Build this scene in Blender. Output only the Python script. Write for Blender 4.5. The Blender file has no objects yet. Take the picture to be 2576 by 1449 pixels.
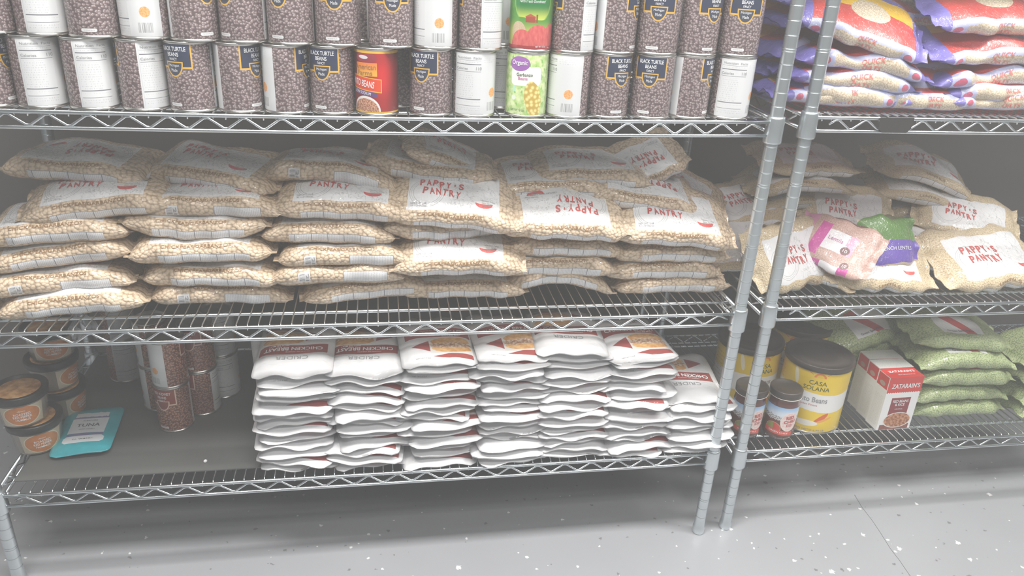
import bpy, bmesh, math, random
import numpy as np
from mathutils import Vector, Matrix, Euler

sc = bpy.context.scene
COL = sc.collection
R = math.radians

# ------------------------------------------------------------------ camera
CAM = Vector((-0.7353, -1.3485, 1.2683))
CROT = Euler((1.1491, -0.0496, -0.1603), 'XYZ')
cd = bpy.data.cameras.new('camera')
cam = bpy.data.objects.new('camera', cd)
COL.objects.link(cam)
cam.location = CAM
cam.rotation_euler = CROT
cd.sensor_width = 36
cd.lens = 1933.8 / 2576 * 36
cd.clip_start = 0.02
sc.camera = cam
CM = CROT.to_matrix()


def ray(u, v):
    return CM @ Vector(((u - 1288) / 1933.8, -(v - 724.5) / 1933.8, -1))


def at_y(u, v, y):
    d = ray(u, v)
    return CAM + d * ((y - CAM.y) / d.y)


def at_z(u, v, z):
    d = ray(u, v)
    return CAM + d * ((z - CAM.z) / d.z)


# ------------------------------------------------------------------ world, lights, exposure
w = bpy.data.worlds.new('world')
sc.world = w
w.use_nodes = True
bg = w.node_tree.nodes['Background']
bg.inputs[0].default_value = (0.86, 0.93, 1.0, 1)
bg.inputs[1].default_value = 0.10
sc.view_settings.view_transform = 'Standard'
sc.view_settings.look = 'None'
sc.view_settings.gamma = 1
sc.view_settings.use_curve_mapping = False
sc.view_settings.exposure = -0.22


def area(x, y, z, sx, sy, power, col=(1, 0.985, 0.96), rot=(0, 0, 0)):
    l = bpy.data.lights.new('ceiling_light', 'AREA')
    l.shape = 'RECTANGLE'
    l.size, l.size_y, l.energy, l.color = sx, sy, power, col
    o = bpy.data.objects.new('ceiling_light', l)
    o.location = (x, y, z)
    o.rotation_euler = rot
    COL.objects.link(o)


area(-0.95, -0.54, 2.65, 1.25, 0.4, 84)
area(1.15, -0.54, 2.65, 1.25, 0.4, 78)
area(0.0, -1.8, 2.65, 2.6, 0.4, 58)
HAZE = 0.072  # density of the added haze volume that lifts the blacks like lens smear


# ------------------------------------------------------------------ node expression helper
class X:
    def __init__(s, nt, k):
        s.nt, s.k = nt, k

    def _m(s, op, *a, clamp=False):
        n = s.nt.nodes.new('ShaderNodeMath')
        n.operation = op
        n.use_clamp = clamp
        for i, q in enumerate((s,) + a):
            if isinstance(q, X):
                s.nt.links.new(q.k, n.inputs[i])
            else:
                n.inputs[i].default_value = q
        return X(s.nt, n.outputs[0])

    def __add__(s, o): return s._m('ADD', o)
    __radd__ = __add__
    def __sub__(s, o): return s._m('SUBTRACT', o)
    def __rsub__(s, o): return (s * -1) + o
    def __mul__(s, o): return s._m('MULTIPLY', o)
    __rmul__ = __mul__
    def __truediv__(s, o): return s._m('DIVIDE', o)
    def gt(s, o): return s._m('GREATER_THAN', o)
    def lt(s, o): return s._m('LESS_THAN', o)
    def abs(s): return s._m('ABSOLUTE')
    def min(s, o): return s._m('MINIMUM', o)
    def max(s, o): return s._m('MAXIMUM', o)
    def pow(s, o): return s._m('POWER', o)
    def frac(s): return s._m('FRACT')
    def sin(s): return s._m('SINE')
    def inv(s): return s * -1 + 1
    def clamp(s): return s._m('ADD', 0.0, clamp=True)

    def ss(s, a, b):
        n = s.nt.nodes.new('ShaderNodeMapRange')
        n.interpolation_type = 'SMOOTHSTEP'
        s.nt.links.new(s.k, n.inputs[0])
        n.inputs[1].default_value, n.inputs[2].default_value = a, b
        return X(s.nt, n.outputs[0])


class Mat:
    """a Principled material whose colours are computed from the surface's own millimetre coordinates"""

    def __init__(s, name, rough=0.5, metal=0.0, coat=0.0, spec=0.5):
        s.m = bpy.data.materials.new(name)
        s.m.use_nodes = True
        s.nt = s.m.node_tree
        s.p = s.nt.nodes['Principled BSDF']
        s.p.inputs['Roughness'].default_value = rough
        s.p.inputs['Metallic'].default_value = metal
        s.p.inputs['Coat Weight'].default_value = coat
        s.p.inputs['Coat Roughness'].default_value = 0.12
        s.p.inputs['Specular IOR Level'].default_value = spec
        s._uv = None

    def uv(s):
        if s._uv is None:
            n = s.nt.nodes.new('ShaderNodeUVMap')
            sp = s.nt.nodes.new('ShaderNodeSeparateXYZ')
            s.nt.links.new(n.outputs[0], sp.inputs[0])
            s._uv = (X(s.nt, sp.outputs[0]) * 1000, X(s.nt, sp.outputs[1]) * 1000)
        return s._uv

    def comb(s, x, y, z=0.0):
        n = s.nt.nodes.new('ShaderNodeCombineXYZ')
        for i, q in enumerate((x, y, z)):
            if isinstance(q, X):
                s.nt.links.new(q.k, n.inputs[i])
            else:
                n.inputs[i].default_value = q
        return X(s.nt, n.outputs[0])

    def objco(s):
        n = s.nt.nodes.new('ShaderNodeTexCoord')
        return X(s.nt, n.outputs['Object'])

    def noise(s, vec, scale, detail=2.0, rough=0.5):
        n = s.nt.nodes.new('ShaderNodeTexNoise')
        n.inputs['Scale'].default_value = scale
        n.inputs['Detail'].default_value = detail
        n.inputs['Roughness'].default_value = rough
        s.nt.links.new(vec.k, n.inputs['Vector'])
        return X(s.nt, n.outputs[0])

    def vor(s, vec, scale, rnd=1.0, dims='2D', feature='F1'):
        n = s.nt.nodes.new('ShaderNodeTexVoronoi')
        n.voronoi_dimensions = dims
        n.feature = feature
        n.inputs['Scale'].default_value = scale
        n.inputs['Randomness'].default_value = rnd
        s.nt.links.new(vec.k, n.inputs['Vector'])
        c = X(s.nt, n.outputs['Color']) if feature == 'F1' else None
        if c:
            sp = s.nt.nodes.new('ShaderNodeSeparateXYZ')
            s.nt.links.new(c.k, sp.inputs[0])
            return X(s.nt, n.outputs['Distance']), X(s.nt, sp.outputs[0]), X(s.nt, sp.outputs[1])
        return X(s.nt, n.outputs['Distance'])

    def mix(s, f, a, b):
        n = s.nt.nodes.new('ShaderNodeMix')
        n.data_type = 'RGBA'
        if isinstance(f, X):
            s.nt.links.new(f.k, n.inputs[0])
        else:
            n.inputs[0].default_value = f
        for i, q in ((6, a), (7, b)):
            if isinstance(q, X):
                s.nt.links.new(q.k, n.inputs[i])
            else:
                n.inputs[i].default_value = (*q, 1)
        return X(s.nt, n.outputs[2])

    def color(s, c):
        if isinstance(c, X):
            s.nt.links.new(c.k, s.p.inputs['Base Color'])
        else:
            s.p.inputs['Base Color'].default_value = (*c, 1)
        return s

    def bump(s, h, strength=0.5, dist=0.001, slot='Normal'):
        n = s.nt.nodes.new('ShaderNodeBump')
        n.inputs['Strength'].default_value = strength
        n.inputs['Distance'].default_value = dist
        s.nt.links.new(h.k, n.inputs['Height'])
        s.nt.links.new(n.outputs[0], s.p.inputs[slot])
        return s


def rect(x, y, x0, x1, y0, y1):
    return (x - (x0 + x1) / 2).abs().lt((x1 - x0) / 2) * (y - (y0 + y1) / 2).abs().lt((y1 - y0) / 2)


def ell(x, y, cx, cy, rx, ry):
    a = (x - cx) * (1 / rx)
    b = (y - cy) * (1 / ry)
    return a * a + b * b


def simple(name, col, rough=0.5, metal=0.0, coat=0.0, noise=0.0, nscale=30):
    m = Mat(name, rough, metal, coat)
    if noise:
        f = m.noise(m.objco(), nscale)
        m.color(m.mix(f, tuple(c * (1 - noise) for c in col), tuple(min(1, c * (1 + noise)) for c in col)))
    else:
        f = m.noise(m.objco(), 60)
        m.color(m.mix(f, tuple(c * 0.96 for c in col), col))
    return m.m


# ------------------------------------------------------------------ materials
def chrome_mat():
    m = Mat('zinc_chrome', 0.2, 1.0)
    f = m.noise(m.objco(), 25, 3)
    m.color(m.mix(f, (0.62, 0.66, 0.68), (0.86, 0.9, 0.91)))
    m.nt.links.new((f * 0.16 + 0.14).k, m.p.inputs['Roughness'])
    return m.m


def post_mat():
    m = Mat('post_chrome', 0.3, 0.9)
    f = m.noise(m.objco(), 18, 3)
    m.color(m.mix(f, (0.6, 0.66, 0.68), (0.8, 0.85, 0.87)))
    return m.m


M_CHROME = chrome_mat()
M_POST = post_mat()
M_TIN = simple('tin', (0.62, 0.6, 0.57), 0.28, 1.0)
M_BLACKPL = simple('black_plastic', (0.03, 0.028, 0.027), 0.35)
M_WHITE = simple('white_print', (0.9, 0.9, 0.9), 0.5)
M_GRAYTXT = simple('grey_print', (0.30, 0.30, 0.31), 0.5)
M_REDTXT = simple('red_print', (0.52, 0.09, 0.08), 0.4)
M_BROWNTXT = simple('brown_print', (0.30, 0.17, 0.075), 0.4)
M_OATRED = simple('oat_red_print', (0.68, 0.2, 0.17), 0.4)
M_GREENTXT = simple('dark_green_print', (0.05, 0.12, 0.05), 0.5)
M_DARKTXT = simple('dark_print', (0.1, 0.1, 0.12), 0.5)
M_PURPTXT = simple('magenta_print', (0.6, 0.15, 0.4), 0.5)


def floor_mat():
    m = Mat('speckled_epoxy', 0.32)
    co = m.objco()
    f = m.noise(co, 3.0, 4)
    c = m.mix(f, (0.33, 0.337, 0.355), (0.42, 0.43, 0.45))
    fine = m.noise(co, 400, 1)
    c = m.mix(fine.ss(0.35, 0.7) * 0.18, c, (0.36, 0.37, 0.39))
    wob = (m.noise(co, 190, 2) - 0.5) * 0.3
    for scale, lo, hi, ra in ((26.0, 0.12, 0.89, 0.025), (44.0, 0.05, 0.95, 0.025), (19.0, 0.05, 0.96, 0.035)):
        d, r, g = m.vor(co, scale, 1.0, '2D')
        spot = (d + wob).lt(r * 0.08 + ra)
        c = m.mix(spot * g.gt(hi), c, (0.86, 0.86, 0.85))
        c = m.mix(spot * g.lt(lo), c, (0.22, 0.22, 0.23))
    m.color(c)
    m.bump(m.noise(co, 120, 2), 0.08, 0.001)
    return m.m


def beans_on(m, u, v, cols, su=5.2, sv=4.2):
    """printed picture of small beans: cell centres light, gaps dark"""
    vec = m.comb(u * (1 / su) + v * 0.06, v * (1 / sv) - u * 0.03)
    wob = m.noise(vec, 0.9, 1)
    vec = m.comb(u * (1 / su) + wob * 1.1, v * (1 / sv) + wob * 0.7)
    d, r, g = m.vor(vec, 1.0, 0.85)
    c = m.mix(d.ss(0.15, 0.62), cols[1], cols[0])
    c = m.mix(r * 0.45, c, cols[0])
    vec2 = m.comb(u * (1 / su) + wob * 1.1 + 0.13, v * (1 / sv) + wob * 0.7 - 0.16)
    d2, r2, g2 = m.vor(vec2, 1.0, 0.85)
    return m.mix((d2.ss(0.05, 0.24)).inv() * 0.75, c, cols[2])


def bean_can_mat(name, cols, panel, gold, blank=False):
    m = Mat(name, 0.38, coat=0.25)
    U, V = m.uv()                 # U: mm round the can, 0 = emblem centre; V: mm up
    a = U * (360 / 239.0)
    c = beans_on(m, U, V, cols)
    # emblem
    out = (a.abs() + V.ss(72, 66) * 0).lt(46) * V.gt(66) * ((a.abs() - 46) * 0.66 + (V - 66) * -1 + 5).lt(0 + 3.2)
    inn = a.abs().lt(42.2) * V.gt(69)
    c = m.mix(out, c, gold)
    c = m.mix(inn, c, panel)
    em = ell(U, V, 0, 75.5, 15.5, 23)
    half = V.lt(77)
    c = m.mix(em.lt(1) * half, c, gold)
    em2 = ell(U, V, 0, 75.5, 13.4, 20.6)
    c = m.mix(em2.lt(1) * V.lt(75), c, tuple(x * 0.8 + 0.03 for x in panel))
    # weight pill
    ax = ((U + 5).abs() - 9).max(0.0)
    pill = (ax * ax + (V - 8) * (V - 8)).lt(6.5)
    c = m.mix(pill, c, (0.8, 0.8, 0.8))
    vec = m.comb(U, V)
    tx = m.noise(vec, 1.3, 0).gt(0.5) * (V - 8).abs().lt(0.8) * ((U + 5).abs()).lt(8)
    c = m.mix(tx, c, (0.4, 0.4, 0.4))
    # white back panel
    white = a.abs().gt(100.5)
    W = (0.72, 0.73, 0.735)
    aa = (a + 360).frac() * 0 + a + a.lt(0) * 360      # 0..360
    cw = m.mix(0.0, W, W)
    nut = (aa - 143).abs().lt(37)
    G = (0.42, 0.43, 0.45)
    lines = (V - 86).abs().lt(0.75) + (V - 27).abs().lt(0.8) + ((V - 74).abs().lt(0.35)) + ((V - 16).abs().lt(0.35)) + ((V - 92.5).abs().lt(0.25))
    cw = m.mix((lines * nut).clamp(), cw, (0.2, 0.2, 0.22))
    rows = (V * 0.27).frac().lt(0.42) * m.noise(m.comb(U * 0.55, (V * 0.27)._m('FLOOR') * 3), 1.0, 1).gt(0.52)
    zone = (V.lt(71) * V.gt(29) * (aa - 132).abs().lt(24) + V.lt(14) * V.gt(6) * (aa - 143).abs().lt(34) + (V - 90).abs().lt(1.4) * (aa - 143).abs().lt(34) + (V - 21.5).abs().lt(1.6) * (aa - 143).abs().lt(34)).clamp()
    cw = m.mix(rows * zone * 0.5, cw, G)
    border = (aa - 143).abs()
    cw = m.mix((border - 38.5).abs().lt(0.35) * V.gt(4) * V.lt(100) * 0.6, cw, G)
    cw = m.mix(rows * (V - 93).abs().lt(4) * (aa - 215).abs().lt(24) * 0.4, cw, G)
    if not blank:
        oc = ell(aa * 0.664, V, 222 * 0.664, 38, 8, 8)
        co = m.mix(m.noise(vec, 0.35, 1).ss(0.35, 0.65), (0.8, 0.33, 0.08), (0.85, 0.5, 0.25))
        cw = m.mix(oc.lt(1), cw, co)
        bars = m.noise(m.comb(U * 0.9, 0.0), 1.0, 0).gt(0.5)
        bz = rect(aa, V, 204, 239, 7, 22)
        cw = m.mix(bz * bars * 0.75, cw, (0.25, 0.25, 0.25))
    c = m.mix(white, c, cw)
    m.color(c)
    return m.m


M_BLACKBEAN = bean_can_mat('black_bean_label', ((0.13, 0.095, 0.095), (0.36, 0.285, 0.28), (0.68, 0.6, 0.6)), (0.035, 0.045, 0.085), (0.72, 0.42, 0.07))
M_REDBEAN = bean_can_mat('red_bean_label', ((0.14, 0.05, 0.03), (0.5, 0.24, 0.16), (0.75, 0.5, 0.4)), (0.28, 0.04, 0.02), (0.8, 0.6, 0.5))


def pinto_red_mat():
    m = Mat('dark_red_can_label', 0.3, coat=0.4)
    U, V = m.uv()
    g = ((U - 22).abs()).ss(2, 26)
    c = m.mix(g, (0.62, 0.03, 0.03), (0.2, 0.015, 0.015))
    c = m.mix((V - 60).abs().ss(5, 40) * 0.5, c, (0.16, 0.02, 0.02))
    c = m.mix(ell(U, V, -6, 92, 20, 8).lt(1), c, (0.3, 0.04, 0.05))
    c = m.mix(ell(U + (V - 92) * 0.5, V, -10, 93, 9, 3).lt(1), c, (0.7, 0.65, 0.68))
    c = m.mix(rect(U, V, -26, 14, 62, 84), c, m.mix(V.ss(62, 84), (0.85, 0.42, 0.05), (0.85, 0.25, 0.05)))
    yb = V + (U * 0.12)
    c = m.mix(rect(U, yb, -40, 21.5, 37, 60), c, (0.82, 0.42, 0.05))
    c = m.mix(rect(U, yb, -40, 20, 38.5, 58.5), c, (0.72, 0.08, 0.03))
    c = m.mix(rect(U, yb, -40, 13, 29, 37), c, (0.13, 0.07, 0.2))
    e = ell(U, V, -8, 4, 27, 25)
    c = m.mix(e.lt(1), c, (0.8, 0.76, 0.74))
    vec = m.comb(U, V)
    bc = m.mix(m.noise(vec, 0.4, 3).ss(0.35, 0.65), (0.3, 0.1, 0.05), (0.72, 0.42, 0.28))
    c = m.mix(ell(U, V, -8, 3, 24.5, 22).lt(1), c, bc)
    c = m.mix(V.gt(99.5) + V.lt(3.2), c, (0.75, 0.45, 0.06))
    m.color(c)
    return m.m


def beets_mat():
    m = Mat('green_beets_can_label', 0.3, coat=0.4)
    U, V = m.uv()
    vec = m.comb(U, V)
    c = m.mix(m.noise(vec, 0.12, 2), (0.06, 0.22, 0.04), (0.14, 0.36, 0.06))
    arch = ell(U, V, 3, 78, 34, 38)
    c = m.mix(arch.lt(1), c, m.mix(V.ss(45, 72), (0.62, 0.7, 0.12), (0.03, 0.2, 0.05)))
    c = m.mix((arch - 1).abs().lt(0.05), c, (0.25, 0.5, 0.1))
    hill = (V + (U * 0.09).sin() * 2).lt(50)
    c = m.mix(hill, c, m.mix(V.ss(25, 50), (0.45, 0.5, 0.12), (0.1, 0.3, 0.05)))
    c = m.mix(rect(U, V, -9, 8, 44, 54), c, (0.36, 0.07, 0.04))
    c = m.mix(((U * -1 - 1).abs() * 0.5 + V).lt(58) * rect(U, V, -10, 9, 53, 58), c, (0.45, 0.1, 0.05))
    c = m.mix(rect(U, V, 9, 12, 44, 57), c, (0.3, 0.08, 0.04))
    stone = ell(U, V, -22, 28, 14, 17).lt(1)
    c = m.mix(stone, c, m.mix(m.noise(vec, 0.6, 3), (0.4, 0.28, 0.16), (0.75, 0.6, 0.42)))
    b = ell(U, V, 14, 14, 22, 27).min(ell(U, V, -14, 8, 22, 24)).min(ell(U, V, 40, 16, 16, 26))
    bc = m.mix(m.noise(m.comb(U, V * 0.4), 0.2, 2), (0.45, 0.03, 0.05), (0.85, 0.24, 0.2))
    c = m.mix(b.lt(1), c, bc)
    c = m.mix(V.lt(6), c, (0.4, 0.05, 0.05))
    m.color(c)
    return m.m


def garbanzo_can_mat():
    m = Mat('light_green_garbanzo_label', 0.3, coat=0.4)
    U, V = m.uv()
    vec = m.comb(U, V)
    n = m.noise(vec, 0.09, 3)
    c = m.mix(n.ss(0.35, 0.65), (0.42, 0.62, 0.2), (0.72, 0.82, 0.45))
    c = m.mix(m.noise(m.comb(U + 30, V * 0.5), 0.16, 2).ss(0.55, 0.68), c, (0.25, 0.5, 0.12))
    dx = ((U + 1).abs() - 21).max(0.0)
    dy = ((V - 67).abs() - 9).max(0.0)
    blob = (dx * dx + dy * dy)
    c = m.mix(blob.lt(64), c, (0.5, 0.7, 0.3))
    c = m.mix(blob.lt(50), c, (0.88, 0.87, 0.82))
    c = m.mix(ell(U, V, -14, 88, 19, 12.5).lt(1), c, (0.33, 0.13, 0.42))
    e = ell(U + (V - 30) * 0.15, V, 13, 28, 16, 31)
    d, r, g = m.vor(vec, 0.13, 0.8)
    pc = m.mix(d.ss(0.1, 0.6), (0.88, 0.75, 0.3), (0.55, 0.38, 0.08))
    c = m.mix(e.lt(1), c, pc)
    c = m.mix(rect(U, V, -26, -20, 40, 50), c, (0.45, 0.75, 0.55))
    c = m.mix(ell(U, V, -23, 30, 4.5, 4.5).lt(1), c, (0.75, 0.82, 0.68))
    tx = m.noise(m.comb(U * 2, V * 0.6), 0.8, 0).gt(0.5) * rect(U, V, -30, -5, 9, 11.5)
    c = m.mix(tx, c, (0.3, 0.5, 0.2))
    m.color(c)
    return m.m


def film_common(m, base, grain_h, uvec, gs=1.0, coat=1.0):
    """clear film over the filling: wrinkled glossy coat"""
    U_, V_ = m.uv()
    w1 = m.noise(m.comb(U_ * 1.5 + V_ * 0.5, V_ * 0.6), 0.06, 3, 0.6)
    w2 = m.noise(m.comb(U_ * 1.3 - V_ * 0.9, V_ * 0.5), 0.13, 2, 0.5)
    ridge = (w1 - 0.5).abs().ss(0.0, 0.07) * 0.55 + w2 * 0.6
    m.bump(ridge, 1.0, 0.0022, 'Coat Normal')
    if grain_h:
        m.bump(grain_h, 0.7, 0.003 * gs, 'Normal')
    m.p.inputs['Coat Weight'].default_value = coat
    m.p.inputs['Coat Roughness'].default_value = 0.06
    m.p.inputs['Coat IOR'].default_value = 1.65
    m.color(base)


def sack_mat(name, cols, grain=8.8, style=0, L=270, peas=False):
    """clear legume bag: white printed panel on top, nutrition boxes under the front edge.
    U: mm along the bag from its middle; V: mm over the front edge (positive = top)"""
    m = Mat(name, 0.55, coat=1.0)
    U, V = m.uv()
    vec = m.comb(U, V)
    d, r, g = m.vor(vec, 1 / grain, 0.8)
    c = m.mix(d.ss(0.3, 0.66), cols[1], cols[0])
    c = m.mix(r * 0.35, c, cols[2])
    dome = (d * d * -1.6 + 1).max(0.0)
    aV = V.abs()
    W = (0.76, 0.755, 0.76)
    bumpmask = None
    G = (0.42, 0.42, 0.44)
    if peas:
        lab = rect(U, V, -62, 45, 34, 110)
        c = m.mix(lab, c, W)
        c = m.mix(rect(U + V * 0.8, V, 30, 55, 34, 110) * lab, c, (0.6, 0.05, 0.04))
        mask = lab
    else:
        lab = rect(U + (m.noise(vec, 0.06, 2) - 0.5) * 4, V, -88, 88, 27, 132)
        cl = m.mix(0.0, W, W)
        s = 1 if style != 1 else -1
        # grey line drawing (wagon wheels / hills) and a red bowl, no figure
        r1 = ell(U * s, V, -52, 88 if s < 0 else 70, 33, 36)
        cl = m.mix((r1 - 1).abs().lt(0.035) + (r1 - 0.62).abs().lt(0.03) + (r1 - 0.8).abs().lt(0.02), cl, (0.5, 0.5, 0.5))
        sk = (m.noise(vec, 0.055, 3, 0.6) - 0.5).abs().lt(0.007) * rect(U * s, V, -5, 85, 30, 100)
        cl = m.mix(sk, cl, (0.42, 0.42, 0.42))
        cl = m.mix(((m.noise(vec, 0.03, 2) - 0.5).abs().lt(0.006)) * rect(U, V, -20, 88, 20, 130) * 0.7, cl, (0.5, 0.5, 0.5))
        cl = m.mix(ell(U * s, V, 58, 52 if s > 0 else 104, 17, 13).lt(1) * ((V if s > 0 else V * -1 + 156).lt(52)), cl, (0.62, 0.09, 0.08))
        cl = m.mix(ell(U * s, V, 58, 53 if s > 0 else 103, 15, 4).lt(1), cl, (0.8, 0.78, 0.74))
        tx = (V * 0.22).frac().lt(0.4) * m.noise(m.comb(U * 0.4, (V * 0.22)._m('FLOOR') * 3), 1.0, 1).gt(0.47)
        c = m.mix(lab, c, cl)
        if style == 2:
            box = rect(U, V, 8, 92, -18, 6)
            st = (U * 0.33).frac().lt(0.45) * m.noise(m.comb((U * 0.33)._m('FLOOR') * 3, V * 0.5), 1.0, 1).gt(0.4)
            cb = m.mix(st * 0.55, W, G)
            edge = rect(U, V, 8, 92, -18, 6) * rect(U, V, 9, 91, -17.2, 5.2).inv()
            cb = m.mix(edge, cb, (0.2, 0.2, 0.22))
            c = m.mix(box, c, cb)
            box2 = rect(U, V, -76, -54, -16, 5)
            cb2 = m.mix(m.noise(m.comb(0.0, V * 1.2), 1.0, 0).gt(0.5) * rect(U, V, -74, -64, -14, 3), W, (0.15, 0.15, 0.16))
            c = m.mix(box2, c, cb2)
            box = box + box2
        else:
            box = rect(U, V, -72, 88, -14, 3)
            st = (U * 0.33).frac().lt(0.45) * m.noise(m.comb((U * 0.33)._m('FLOOR') * 3, V * 0.5), 1.0, 1).gt(0.4)
            cb = m.mix(st * 0.5, W, G)
            cb = m.mix(((U * 0.033).frac() - 0.5).abs().gt(0.478), cb, (0.2, 0.2, 0.22))
            cb = m.mix(rect(U, V, -72, 88, 2, 3), cb, (0.25, 0.25, 0.26))
            c = m.mix(box, c, cb)
        mask = (lab + box).clamp()
    film_common(m, c, dome * mask.inv() * min(1.0, grain / 8), vec, 1.0)
    return m.m


CHICK = ((0.41, 0.29, 0.18), (0.68, 0.53, 0.37), (0.76, 0.62, 0.46))
LENT = ((0.46, 0.35, 0.21), (0.66, 0.53, 0.34), (0.74, 0.61, 0.42))
PEAS = ((0.22, 0.29, 0.12), (0.42, 0.5, 0.24), (0.58, 0.64, 0.36))
M_CHICK = [sack_mat('chickpea_bag_film', CHICK, 7.4, 0), sack_mat('chickpea_bag_film_turned', CHICK, 7.4, 1), sack_mat('chickpea_bag_film_boxed', CHICK, 7.4, 2)]
M_LENT = [sack_mat('lentil_bag_film', LENT, 3.0, 0), sack_mat('lentil_bag_film_turned', LENT, 3.0, 1)]
M_PEAS = sack_mat('split_pea_bag_film', PEAS, 4.2, 0, peas=True)


def oat_mat():
    m = Mat('oat_bag_film', 0.45, coat=1.0)
    U, V = m.uv()
    vec = m.comb(U, V)
    RED = (0.58, 0.065, 0.055)
    YEL = (0.85, 0.52, 0.03)
    PUR = (0.20, 0.17, 0.52)
    LAV = (0.55, 0.57, 0.80)
    oats = m.mix(m.noise(vec, 0.35, 3, 0.6).ss(0.35, 0.65), (0.5, 0.38, 0.25), (0.82, 0.72, 0.56))
    wob = (m.noise(vec, 0.03, 1) - 0.5) * 12
    c = m.mix((V + wob).gt(92), RED, YEL)
    c = m.mix(ell(U, V, 10, 86, 40, 30).lt(1), c, oats)
    c = m.mix(((U - 10) * 0.6 + V).lt(30), c, RED)
    c = m.mix(V.lt(24), c, LAV)
    c = m.mix(rect(U + wob, V + wob * 0.25, -78, 78, -15, 9), c, oats)
    c = m.mix((V + 26).lt(0), c, RED)
    c = m.mix(ell(U.abs(), V, 96, -2, 9, 9).lt(1), c, (0.6, 0.1, 0.18))
    c = m.mix((U.abs() + wob * 0.4).gt(108), c, PUR)
    c = m.mix((V + wob * 0.4).gt(142), c, PUR)
    film_common(m, c, None, vec)
    return m.m


M_OAT = oat_mat()


def pouch_mat():
    """white retort pouch; U across (-80..80), V up the print (-104..104) on the front, back at V+1000"""
    m = Mat('white_pouch_print', 0.3, coat=0.6)
    U, V = m.uv()
    vec = m.comb(U, V)
    W = (0.74, 0.74, 0.75)
    RD = (0.36, 0.085, 0.075)
    c = m.mix(0.0, W, W)
    band = V + (U * U) * 0.0016
    c = m.mix(rect(U, band, -66, 74, -4, 34), c, RD)
    # lower sweep and the sandwich picture
    e = ell(U, V, 26, -28, 48, 36)
    pic = rect(U, V, -18, 74, -76, -10)
    c = m.mix(pic, c, (0.72, 0.70, 0.66))
    n = m.noise(vec, 0.07, 3, 0.6)
    bun = m.mix(n.ss(0.3, 0.7), (0.62, 0.30, 0.10), (0.85, 0.56, 0.26))
    meat = m.mix(m.noise(vec, 0.16, 3).ss(0.35, 0.65), (0.5, 0.24, 0.13), (0.85, 0.7, 0.55))
    c = m.mix(ell(U, V, 28, -27, 42, 18).lt(1), c, bun)
    c = m.mix(ell(U, V, 28, -57, 42, 15).lt(1), c, bun)
    c = m.mix(ell(U, V + (n - 0.5) * 14, 28, -43, 45, 12).lt(1), c, meat)
    sw = (V + 46).abs().lt((U + 56) * 0.6) * rect(U, V, -56, -18, -72, -20)
    c = m.mix(sw, c, RD)
    dark = m.mix(m.noise(vec, 0.05, 2), (0.26, 0.06, 0.055), (0.42, 0.09, 0.08))
    c = m.mix((V + 84).abs().lt((U + 14) * 0.22) * (V + 84).abs().lt(7.5) * U.lt(71), c, dark)
    tx = (V * 0.3).frac().lt(0.4) * m.noise(m.comb(U * 0.5, (V * 0.3)._m('FLOOR') * 3), 1.0, 1).gt(0.5)
    c = m.mix(tx * rect(U, V, -60, -10, -92, -80) * 0.45, c, (0.4, 0.4, 0.4))
    back = V.gt(500)
    Vb = V - 1000
    cb = m.mix(tx * rect(U, Vb, -60, 60, -60, 70) * 0.4, W, (0.4, 0.4, 0.4))
    bars = m.noise(m.comb(U * 0.9, 0.0), 1.0, 0).gt(0.5)
    cb = m.mix(bars * rect(U, Vb, 10, 50, -90, -60) * 0.8, cb, (0.2, 0.2, 0.2))
    cb = m.mix(rect(U, Vb, -70, -5, -92, -74), cb, RD)
    c = m.mix(back, c, cb)
    m.color(c)
    wv = m.noise(vec, 0.03, 3, 0.6)
    m.bump((wv - 0.5).abs().ss(0, 0.08), 0.5, 0.0012, 'Coat Normal')
    m.bump(m.noise(vec, 0.02, 2), 0.6, 0.006, 'Normal')
    return m.m


M_POUCH = pouch_mat()
M_FLOOR = floor_mat()


# ------------------------------------------------------------------ object helpers
def link(o, parent=None):
    COL.objects.link(o)
    if parent is not None:
        o.parent = parent
    return o


def tag(o, label=None, cat=None, group=None, kind=None):
    for k, v in (('label', label), ('category', cat), ('group', group), ('kind', kind)):
        if v:
            o[k] = v
    return o


def empty(name, loc=(0, 0, 0), rot=(0, 0, 0)):
    o = bpy.data.objects.new(name, None)
    o.empty_display_size = 0.02
    o.location = loc
    o.rotation_euler = rot
    return link(o)


def meshobj(name, me, parent=None, loc=None):
    o = bpy.data.objects.new(name, me)
    if loc is not None:
        o.location = loc
    return link(o, parent)


def copy_tree(o, parent=None):
    c = o.copy()
    link(c, parent)
    for ch in o.children:
        copy_tree(ch, c)
    return c


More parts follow.
